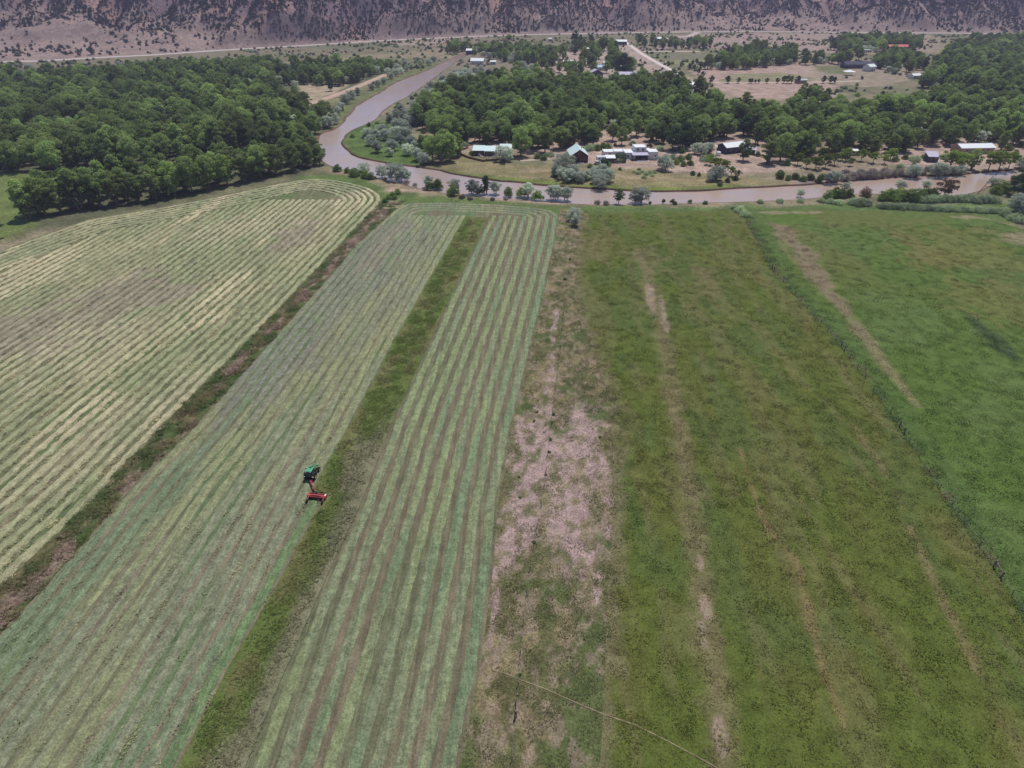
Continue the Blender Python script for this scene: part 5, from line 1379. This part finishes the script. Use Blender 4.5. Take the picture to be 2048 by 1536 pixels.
MB().box((-5.6, 0.9, .08), (2.6, 1.4, .22)).build('terrace', M['concrete'], e)
for x_, y_, z_ in ((-5.0, 2.5, 1.6), (-2.6, 2.5, 1.6), (0.4, 4.3, 4.5), (3.0, 4.3, 4.4), (9.4, 1.4, 1.9), (-9.5, 6.2, 1.6), (-14, 6.5, 1.6)):
    wnd(e, x_, y_, z_, 1.0, 1.0)
# rounded clipped hedge in front of it
r = np.random.RandomState(5)
def hedge_obj(px, py, w_, d_, h_, label):
    n_ = 2600
    Q = (r.rand(n_, 3) - .5) * 2; ax = r.randint(0, 3, n_); Q[np.arange(n_), ax] = np.sign(Q[np.arange(n_), ax]) * (0.9 + .12 * r.rand(n_))
    N_ = np.zeros((n_, 3)); N_[np.arange(n_), ax] = np.sign(Q[np.arange(n_), ax]); N_ += .5 * r.normal(size=(n_, 3)); N_ /= np.linalg.norm(N_, axis=1)[:, None]
    rr = np.maximum(np.linalg.norm(Q, axis=1), 1e-6); Q *= np.minimum(1, 1.38 / rr)[:, None]
    Cn = np.column_stack([Q[:, 0] * w_ / 2, Q[:, 1] * d_ / 2, np.maximum(0.05, (Q[:, 2] + 1) / 2 * h_)])
    V, F = cards(Cn, N_, .4 * (.6 + .8 * r.rand(n_)), r)
    p = G(px, py); me = new_mesh('clipped_hedge', V, F); me.materials.append(M['dark'])
    return tag(ob('clipped_hedge', me, None, None, (p[0], p[1] + d_ / 2, 0)), label, 'hedge')
hedge_obj(1242, 326, 5.4, 4.5, 4.0, 'rounded dark clipped hedge in front of the white adobe house')
hedge_obj(1209, 338, 3.6, 3.0, 4.0, 'dark bushy hedge right of the white camper trailer')

# camper trailer
p = G(1204.5, 325)
e = empty('camper_trailer', (p[0], p[1] + 1.5, 0), R(4)); tag(e, 'white camper trailer with a rounded roof beside the gable house', 'trailer')
MB().prism([(-1.2, .5), (1.2, .5), (1.2, 2.5), (.8, 2.95), (-.8, 2.95), (-1.2, 2.5)], -3.0, 3.0, 'x').build('body', M['roof_white'], e, bevel=.12)
for x_ in (-1.6, .2, 1.8): MB().box((x_, -1.2, 1.9), (.9, .06, .6)).build('window', M['glass'], e)
for s in (-1, 1):
    for x_ in (-.4, .5): MB().lathe([(.05, -.1), (.34, -.1), (.36, 0), (.34, .1), (.05, .1)], (0, 0, 0), 'x', 14).build('wheel', M['wall_navy'], e).matrix_local = Matrix.Translation((x_, s * 1.12, .36)) @ Matrix.Rotation(R(90), 4, 'Z')
MB().bar((3.0, 0, .55), (4.2, 0, .55), .06).build('tow_bar', M['wire'], e)
house('garden_shed', 1221, 326, 4.2, 3.6, 2.4, 'shed', .5, 'wall_navy', 'roof_white', 'small dark shed with a white roof between trailer and hedge', cat='shed', door=0.8)

# small cars
def car(px, py, rz, mat, label):
    p = G(px, py); e = empty('parked_car', (p[0], p[1], 0), rz); tag(e, label, 'car')
    MB().prism([(-2.2, .35), (2.2, .35), (2.25, .75), (1.35, .95), (-2.2, .98)], -.88, .88, 'y').build('body', mat, e, bevel=.06)
    cb = MB().prism([(-1.9, .96), (.95, .96), (.35, 1.48), (-1.5, 1.5)], -.78, .78, 'y').build('cabin', M['glass'], e, bevel=.05)
    MB().box((-.58, 0, 1.5), (1.7, 1.4, .06)).build('roof', mat, cb)
    for sx in (-1.4, 1.4):
        for sy in (-1, 1):
            MB().lathe([(.05, -.1), (.32, -.1), (.34, 0), (.32, .1), (.05, .1)], (0, 0, 0), 'x', 14).build('wheel', M['wall_navy'], e).matrix_local = Matrix.Translation((sx, sy * .8, .34)) @ Matrix.Rotation(R(90), 4, 'Z')
car(1196, 328, R(10), M['roof_white'], 'white car parked in front of the camper trailer')

# dark walled house on the right
house('long_house', 1466, 306, 13.0, 7.5, 3.2, 'gable_x', 1.6, 'wall_navy', 'roof_white', 'dark walled long house with a white roof behind a cottonwood', rz=R(22), wins=[(-3, 1.7, 1.3, 1.1), (2, 1.7, 1.3, 1.1)], door=0)
house('annex', 1500, 309, 6.0, 5.0, 2.6, 'gable_x', 1.0, 'wall_navy', 'roof_lilac', 'small annex with a lilac grey roof right of the long house', rz=R(-18), cat='shed', wins=[(-1.4, 1.5, 1, 1)])
MB_t = MB().box((0, 0, .3), (2.0, .8, .5)); q = G(1479, 310)
tag(MB_t.build('flower_box', M['concrete'], None, bevel=.05), 'pale low planter before the dark walled long house', 'planter').location = (q[0], q[1], 0)
# water tank
q = G(1436, 311)
e = empty('water_tank', (q[0], q[1], 0)); tag(e, 'small white round water tank left of the long house', 'tank')
MB().lathe([(0, 0), (1.3, 0), (1.3, 1.6), (1.0, 2.0), (0.3, 2.15), (0, 2.15)], (0, 0, 0), 'z', 18).build('tank', M['roof_white'], e, True)
MB().lathe([(0, 2.1), (.35, 2.1), (.35, 2.3), (0, 2.32)], (0, 0, 0), 'z', 14).build('lid', M['roof_grey'], e)
# shed and long white building at the right
house('river_shed', 1866, 324, 5.0, 5.0, 2.6, 'shed', 1.3, 'wall_navy', 'roof_lilac', 'small dark shed with a sloping lilac roof on the far bank', rz=R(-8), cat='shed', door=-1, wins=[(1.2, 1.5, 1, .9)])
house('long_building', 1952, 307, 19.0, 8.0, 2.9, 'gable_x', 1.3, 'wall_tan', 'roof_white', 'long low building with a white roof behind the yellow green bank trees', rz=R(4), cat='house', wins=[(-6, 1.5, 1.2, 1), (-2, 1.5, 1.2, 1), (3, 1.5, 1.2, 1)], door=6)

# trailers, sheds and houses of the village, far side
VIL = [
    ('trailer_home', 1709, 311, 3.6, 2.4, 2.3, 'shed', .3, 'wall_white', 'roof_white', 'white trailer peeking out of the bright bushes on the far bank', 0),
    ('blue_shed', 943, 109, 13, 8, 4.2, 'shed', 1.2, 'wall_navy', 'roof_white', 'blue shaded barn with a thin white roof left of the grove', 0),
    ('tent_barn', 955, 129, 14, 10, 3.4, 'gable_x', 2.2, 'wall_white', 'roof_white', 'white tent shaped barn among silver bushes by the upper river', -8),
    ('white_shed', 986, 129, 6, 5, 2.6, 'shed', .6, 'wall_white', 'roof_white', 'small white shed right of the tent shaped barn', 0),
    ('open_shed', 1010, 168, 7.5, 6, 3.6, 'shed', .9, 'wall_navy', 'roof_white', 'white roofed open shed sunk in the middle wood', 12),
    ('white_trailer', 1085, 154, 6.5, 5, 3.4, 'gable_x', 1.0, 'wall_white', 'roof_white', 'bright white cabin at the edge of the silver bushes', 0),
    ('red_barn', 1137, 133, 11, 9, 3.6, 'gable_x', 2.0, 'wall_red', 'roof_white', 'red walled barn with a bright white roof in the village', 4),
    ('trailer', 1122, 131, 6, 3, 2.4, 'flat', .2, 'wall_white', 'roof_white', 'low white trailer left of the red walled barn', 0),
    ('mobile_home', 1177, 103, 12, 5, 3.0, 'shed', .7, 'wall_navy', 'roof_white', 'narrow white roofed mobile home below the tall poplars', 0),
    ('blue_roof_house', 1199, 141, 10, 7, 3.0, 'gable_x', 1.6, 'wall_white', 'roof_blue', 'small house with a bright blue roof in the village', 5),
    ('grey_house', 1192, 156, 12, 9, 4.2, 'gable_y', 2.6, 'wall_navy', 'roof_grey', 'grey gabled house at the bottom of the village', 8),
    ('cottage', 1213, 133, 8, 6, 3.2, 'gable_x', 1.6, 'wall_red', 'roof_grey', 'grey roofed cottage above the blue roofed house', 0),
    ('long_barn', 1253, 161, 21, 8, 4.6, 'shed', 1.4, 'wall_navy', 'roof_lilac', 'long barn with a lilac roof and a wall coloured dark blue as shade', 0),  # shade of the near wall is put into its navy colour
    ('road_shed', 1243, 90, 15, 8, 4.0, 'shed', 1.6, 'wall_navy', 'roof_white', 'white roofed shed at the top of the dirt road', -6),
    ('far_shed', 1323, 84, 17, 8, 4.0, 'shed', 1.4, 'wall_navy', 'roof_white', 'long pale roof among dark trees right of the dirt road', 6),
    ('white_pavilion', 1385, 178, 8.5, 5, 3.4, 'gable_x', 1.2, 'wall_white', 'roof_white', 'bright white pavilion at the foot of the dirt road', 0),
    ('white_barn', 1550, 112, 12, 6, 3.2, 'shed', 1.0, 'wall_white', 'roof_white', 'bright white roofed barn right of the grove', 3),
    ('dark_house', 1726, 137, 38, 11, 3.6, 'gable_x', 2.2, 'wall_navy', 'roof_navy', 'very long house with a dark blue roof in the far yard', 0),
    ('white_porch', 1697, 137, 8, 7, 3.0, 'shed', .8, 'wall_navy', 'roof_white', 'pale porch at the left end of the long dark roof', 0),
    ('hay_barn', 1741, 143, 9, 8, 4.2, 'gable_x', 2.0, 'wall_white', 'roof_white', 'pale barn right of the white canopy under dark trees', 25),
    ('red_roof_house', 1797, 100, 26, 8, 3.6, 'gable_x', 2.2, 'wall_red', 'roof_red', 'house with a bright red roof near the highway', 0),
    ('white_hut', 1777, 82, 6, 5, 3.4, 'gable_x', 1.0, 'wall_white', 'roof_white', 'tiny white hut right of the tall tree near the highway', 20),
    ('white_house', 1736, 105, 8, 6, 2.8, 'flat', .2, 'wall_white', 'roof_white', 'white house in the deep shade left of the red roof', 0),
    ('lane_shed', 1603, 167, 9, 5, 2.6, 'gable_x', 1.0, 'wall_tan', 'roof_grey', 'low tan shed at the right end of the line of small trees', 0),
    ('wood_cabin', 1832, 158, 9, 7, 2.8, 'gable_x', 1.4, 'wall_white', 'roof_white', 'white cabin at the lower edge of the upper right wood', 14),
    ('field_hut', 1100, 83, 5, 4, 3.4, 'shed', .6, 'wall_white', 'roof_white', 'lone pale hut above the silver bushes left of the village', 0),
]
for nm, px, py, w_, d_, h_, rf, rh, wl, rm, lab, rot in VIL:
    house(nm, px, py, w_, d_, h_, rf, rh, wl, rm, lab, rz=R(rot), cat='barn' if 'barn' in nm else ('shed' if 'shed' in nm or 'hut' in nm else 'house'), wins=[(-w_ * .28, 1.6, 1.1, 1.0), (w_ * .3, 1.6, 1.1, 1.0)], door=0.2, over=.3)
# white canopy on posts
q = G(1697, 150)
e = empty('canopy', (q[0], q[1], 0)); tag(e, 'white square canopy on thin posts in the far yard', 'canopy')
MB().add([(-5, -4, 3), (5, -4, 3), (5, 4, 3), (-5, 4, 3), (0, 0, 4.6)], [(0, 1, 4), (1, 2, 4), (2, 3, 4), (3, 0, 4), (3, 2, 1, 0)]).build('roof', M['roof_white'], e)
for sx in (-4.8, 4.8):
    for sy in (-3.8, 3.8): MB().bar((sx, sy, 0), (sx, sy, 3), .08).build('post', M['wire'], e)

# ------------------------------------------------------------------ utility poles
def pole(px, py, h_, tilt, label, arm=True):
    q = G(px, py); e = empty('utility_pole', (q[0], q[1], 0)); tag(e, label, 'pole')
    e.rotation_euler = (0, tilt, 0)
    MB().bar((0, 0, -.4), (0, 0, h_), .17, .12, 8).build('shaft', M['timber'], e)
    if arm: MB().box((0, 0, h_ - .6), (2.0, .14, .16)).build('crossarm', M['timber'], e)
pole(1955, 388, 8.5, R(24), 'leaning bare wooden pole beside the river at the right', False)
pole(1085, 84, 10, 0, 'thin utility pole below the highway left of the village')
pole(1674, 205, 11, R(2), 'utility pole rising from the right wood below the far yard')
pole(1801, 70, 10, 0, 'utility pole by the highway near the red roof')
pole(1342, 74, 9, 0, 'utility pole right of the small dark tree by the highway')

# ------------------------------------------------------------------ wire fences
def fence(fx, y0, y1, label, step=4.6, braces=()):
    e = empty('wire_fence', (float(fx(y0)), y0, 0)); tag(e, label, 'fence')
    ox, oy = float(fx(y0)), y0
    pm = None; ys_ = []
    y = y0
    while y < y1:
        ys_.append(y); y += step * rnd.uniform(.93, 1.07)
    pts = [(float(fx(q)) - ox, q - oy) for q in ys_]
    pm = MB().bar((0, 0, -.3), (0, 0, 1.3), .075, .06, 6)
    first = pm.build('post', M['timber'], e); first.location = (pts[0][0], pts[0][1], 0)
    for (a, b_) in pts[1:]:
        c_ = first.copy(); COL.objects.link(c_); c_.parent = e; c_.location = (a, b_, 0); c_.rotation_euler = (rnd.gauss(0, .05), rnd.gauss(0, .05), 0)
    for z in (.4, .75, 1.1):
        wb = MB()
        for i in range(len(pts) - 1): wb.bar((*pts[i], z), (*pts[i + 1], z), .006, None, 3)
        wb.build('wire', M['wire'], e)
    for yb_ in braces:
        for dy in (-1.1, 1.1):
            MB().bar((float(fx(yb_ + dy)) - ox, yb_ + dy - oy, -.3), (float(fx(yb_ + dy)) - ox, yb_ + dy - oy, 1.6), .14, .13, 8).build('brace_post', M['timber'], e)
        MB().bar((float(fx(yb_ - 1.1)) - ox, yb_ - 1.1 - oy, 1.2), (float(fx(yb_ + 1.1)) - ox, yb_ + 1.1 - oy, 1.2), .07).build('brace_rail', M['timber'], e)
fence(FENCE1, 20.0, 226, 'wire fence along the weedy bare soil strip', braces=[40.0])
fence(FENCE2, 44.0, 232, 'long wire fence between the olive and the bright pasture', braces=[float(G(1995, 1145)[1]), float(G(1685, 697)[1]), float(G(1800, 860)[1]), float(G(1545, 540)[1])])

# ------------------------------------------------------------------ tractor
M['green'] = plain_mat('green_paint', (0.035, 0.20, 0.075), 0.35, 0.08, 1.0, spec=0.5)
M['mint'] = plain_mat('light_green_roof', (0.075, 0.33, 0.185), 0.4, 0.06, 1.0, spec=0.5)  # cab roof, a lighter green than the body paint
M['tyre'] = plain_mat('tyre_rubber', (0.018, 0.018, 0.019), 0.9, 0.2, 3.0, bump=.4)
M['yellow'] = plain_mat('yellow_rim', (0.80, 0.55, 0.06), 0.4, 0.05, 1.0, spec=0.5)
M['red'] = plain_mat('red_paint', (0.42, 0.060, 0.058), 0.4, 0.12, 1.0, spec=0.5)
M['black'] = plain_mat('black_metal', (0.02, 0.02, 0.022), 0.5, 0.1, 2.0)
M['lamp'] = plain_mat('clear_lamp', (0.75, 0.75, 0.72), 0.2, 0.03, 2.0, spec=0.6)
def wheel(parent, c, R_, w_, n=26, name='wheel', side=1):
    h = w_ / 2
    tyre = MB().lathe([(R_ * .42, -h * .9), (R_ * .80, -h), (R_ * .95, -h * .86), (R_ * .97, -h * .4), (R_ * .97, h * .4), (R_ * .95, h * .86), (R_ * .80, h), (R_ * .42, h * .9), (R_ * .42, -h * .9)], (0, 0, 0), 'x', n)
    for i in range(n):   # lugs
        t_ = 6.2832 * i / n
        for s in (-1, 1):
            tt_ = t_ + (0.5 if s > 0 else 0) * 6.2832 / n
            ca, sa = math.cos(tt_), math.sin(tt_)
            P_ = lambda x_, r_, dt: (x_, r_ * math.cos(tt_ + dt), r_ * math.sin(tt_ + dt))
            tyre.add([P_(s * .04, R_ * .95, -.05), P_(s * .04, R_ * .95, .03), P_(s * h * .95, R_ * .93, .13), P_(s * h * .95, R_ * .93, .05),
                      P_(s * .04, R_ * 1.0, -.04), P_(s * .04, R_ * 1.0, .02), P_(s * h * .93, R_ * .985, .12), P_(s * h * .93, R_ * .985, .06)],
                     [(3, 2, 1, 0), (4, 5, 6, 7), (0, 1, 5, 4), (1, 2, 6, 5), (2, 3, 7, 6), (3, 0, 4, 7)])
    e_ = tyre.build(name, M['tyre'], parent); e_.location = c
    MB().lathe([(0, side * h * .25), (R_ * .18, side * h * .25), (R_ * .24, side * h * .45), (R_ * .34, side * h * .55), (R_ * .43, side * h * .92)], (0, 0, 0), 'x', 20).build('rim', M['yellow'], e_)
    MB().lathe([(0, side * h * .5), (R_ * .14, side * h * .5), (R_ * .16, side * h * .2)], (0, 0, 0), 'x', 12).build('hub', M['black'], e_)
    return e_
pr_, pf_ = G(623, 957.5), None
ta = math.atan2(*(G(682, 881) - G(631, 972))[::-1])          # heading of the rows
TRZ = ta - math.pi / 2 + R(1)
TR = empty('tractor', (pr_[0] - 0.05, pr_[1], .05), TRZ, 0.87)
tag(TR, 'green cab tractor with yellow wheel rims driving up the mown field', 'tractor')
# local axes: x right, y forward, rear axle at the origin
for s in (-1, 1):
    wheel(TR, (s * .98, 0, .84), .84, .48, 26, 'rear_wheel', s)
    wheel(TR, (s * .92, 2.45, .58), .58, .36, 20, 'front_wheel', s)
    fd = MB()
    for i in range(9):
        t0, t1 = R(18 + 16 * i), R(18 + 16 * (i + 1))
        r_ = .93
        a = (r_ * math.cos(t0), .84 + r_ * math.sin(t0)); b_ = (r_ * math.cos(t1), .84 + r_ * math.sin(t1))
        fd.add([(s * .68, a[0], a[1]), (s * 1.22, a[0], a[1]), (s * 1.22, b_[0], b_[1]), (s * .68, b_[0], b_[1]), (s * .68, a[0], a[1] + .05), (s * 1.22, a[0], a[1] + .05), (s * 1.22, b_[0], b_[1] + .05), (s * .68, b_[0], b_[1] + .05)],
               [(3, 2, 1, 0), (4, 5, 6, 7), (0, 1, 5, 4), (1, 2, 6, 5), (2, 3, 7, 6), (3, 0, 4, 7)])
    f_ = fd.build('fender', M['black'], TR)
    MB().box((s * .95, -.86, 1.28), (.34, .10, .14)).build('work_lamp', M['lamp'], f_)
    MB().box((s * .85, .75, .72), (.36, .5, .06)).build('step', M['black'], TR)
    MB().bar((s * .8, .95, 1.9), (s * 1.25, 1.05, 2.0), .02).build('mirror_arm', M['black'], TR)
    MB().box((s * 1.25, 1.05, 1.95), (.2, .05, .34)).build('mirror', M['black'], TR)
MB().box((0, 1.3, .86), (.52, 3.0, .44)).build('chassis', M['black'], TR, bevel=.04)
MB().box((0, 0, .84), (1.6, .34, .34)).build('rear_axle', M['black'], TR, bevel=.03)
MB().box((0, 2.45, .60), (1.6, .2, .2)).build('front_axle', M['black'], TR)
hood = MB().prism([(1.15, 1.0), (3.15, .98), (3.2, 1.28), (3.05, 1.48), (1.15, 1.66)], -.40, .40, 'x').build('hood', M['green'], TR, bevel=.07)
MB().box((0, 3.19, 1.15), (.62, .05, .34)).build('grille', M['black'], hood)
for s in (-1, 1):
    MB().box((s * .24, 3.2, 1.36), (.22, .05, .10)).build('headlight', M['lamp'], hood)
    MB().box((s * .415, 2.2, 1.22), (.02, 1.3, .06)).build('side_stripe', M['yellow'], hood)
MB().bar((.34, 1.35, 1.6), (.34, 1.35, 2.55), .05, .05, 10).build('exhaust', M['black'], TR)
MB().box((0, 3.42, .75), (.7, .4, .4)).build('front_weight', M['green'], TR, bevel=.04)
# cab
cab = MB()
cab.box((0, .25, 1.18), (1.3, 1.55, .40))
cab.build('cab_floor', M['green'], TR, bevel=.05)
gl = MB().add([(-.66, -.55, 1.38), (.66, -.55, 1.38), (.68, 1.05, 1.38), (-.68, 1.05, 1.38), (-.6, -.42, 2.42), (.6, -.42, 2.42), (.6, .92, 2.42), (-.6, .92, 2.42)],
              [(3, 2, 1, 0), (4, 5, 6, 7), (0, 1, 5, 4), (1, 2, 6, 5), (2, 3, 7, 6), (3, 0, 4, 7)]).build('cab_glass', M['glass'], TR)
for sx in (-1, 1):
    MB().bar((sx * .67, -.56, 1.36), (sx * .61, -.43, 2.44), .05, .05, 6).build('cab_pillar', M['black'], TR)
    MB().bar((sx * .69, 1.06, 1.36), (sx * .61, .93, 2.44), .05, .05, 6).build('cab_pillar', M['black'], TR)
rf = MB().box((0, .25, 2.52), (1.42, 1.70, .18), 0, .94).build('cab_roof', M['mint'], TR, bevel=.06)
MB().box((0, .72, 2.63), (.55, .34, .06)).build('roof_hatch', M['black'], rf)
for sx in (-.5, .5):
    MB().box((sx, -.60, 2.47), (.18, .08, .10)).build('roof_lamp', M['lamp'], rf)
MB().box((0, -.62, .62), (.9, .4, .3)).build('hitch', M['black'], TR, bevel=.03)
MB().bar((-.75, -.9, 1.0), (-1.05, -1.15, .95), .02).build('drawbar_hose', M['black'], TR)

# ------------------------------------------------------------------ red trailed mower
dl, dr = G(616.5, 990, .55), G(653, 993.5, .55)
dc = (dl + dr) / 2; da = math.atan2(dr[1] - dl[1], dr[0] - dl[0]); DW = float(np.linalg.norm(dr - dl))
MW = empty('trailed_mower', (dc[0], dc[1], .05), da); tag(MW, 'red trailed disc mower swung out to the right behind the tractor', 'mower')
dk = MB().prism([(-.55, .42), (.50, .42), (.56, .62), (.30, .86), (-.30, .90), (-.55, .72)], -DW / 2, DW / 2, 'x').build('deck', M['red'], MW, bevel=.04)
MB().box((0, .12, .93), (DW * .8, .10, .10)).build('frame_tube', M['black'], dk)
MB().box((-.1, -.28, .95), (DW * .55, .16, .14)).build('cover_ridge', M['red'], dk)
MB().box((DW / 2 - .16, .05, .90), (.24, .50, .05)).build('end_plate', M['lamp'], dk)
for i in range(7):
    x_ = -DW / 2 + DW * (i + .5) / 7
    MB().lathe([(0, .10), (.24, .10), (.26, .14), (.1, .18), (0, .18)], (x_, .3, 0), 'z', 14).build('cutting_disc', M['black'], MW)
MB().box((0, -.56, .36), (DW * .96, .03, .42)).build('rear_curtain', M['black'], MW)
MB().box((0, .55, .34), (DW * .96, .03, .38)).build('front_curtain', M['black'], MW)
for s in (-1, 1):
    ar = MB().bar((s * DW * .40, -.4, .7), (s * DW * .42, -1.35, .42), .07, .06, 8).build('wheel_arm', M['red'], MW)
    wv = MB().lathe([(.10, -.11), (.30, -.13), (.36, -.08), (.36, .08), (.30, .13), (.10, .11)], (0, 0, 0), 'x', 18).build('wheel', M['tyre'], MW)
    wv.location = (s * DW * .42, -1.45, .36)
    MB().lathe([(0, .06), (.14, .06), (.20, .11)], (0, 0, 0), 'x', 12).build('rim', M['red'], wv)
MB().bar((DW * .16, -.5, .5), (DW * .16, -1.5, .35), .06, .05).build('guide_bar', M['black'], MW)
# tongue from the tractor hitch to the deck
inv = (Matrix.Translation(MW.location) @ Matrix.Rotation(da, 4, 'Z')).inverted()
hp = Matrix.Translation(TR.location) @ Matrix.Rotation(TRZ, 4, 'Z') @ Vector((0, -.74, .54))
h0 = inv @ hp
tg = MB().box((0, 0, 0), (.18, (Vector((-.25, .35, .85)) - h0).length, .20)).build('tongue', M['red'], MW, bevel=.03)
d_ = Vector((-.25, .35, .85)) - h0
tg.location = (h0 + Vector((-.25, .35, .85))) / 2
tg.rotation_euler = d_.to_track_quat('Y', 'Z').to_euler()
MB().bar(h0 + Vector((-.16, 0, .12)), (-.42, .45, .95), .05, .05, 8).build('drive_shaft', M['black'], MW)
MB().bar(h0 + Vector((.45, .05, .05)), h0 * .55 + Vector((-.25, .35, .85)) * .45, .06, .06, 8).build('tongue_brace', M['red'], MW)
MB().box((-.25, .35, .98), (.36, .36, .26)).build('gearbox', M['black'], MW, bevel=.03)

# ------------------------------------------------------------------ haze: one closed box of even, thin air
m = bpy.data.materials.new('haze'); m.use_nodes = True
t = m.node_tree; t.nodes.remove(t.nodes['Principled BSDF'])
pv = t.nodes.new('ShaderNodeVolumePrincipled')
pv.inputs['Color'].default_value = (0.70, 0.66, 0.98, 1); pv.inputs['Density'].default_value = 0.00017; pv.inputs['Anisotropy'].default_value = 0.0
t.links.new(pv.outputs[0], t.nodes['Material Output'].inputs['Volume'])
hz = MB().box((0, 4000, 108), (19000, 11000, 224)).build('haze', m)
tag(hz, 'thin purplish haze over the valley', 'haze', kind='stuff')
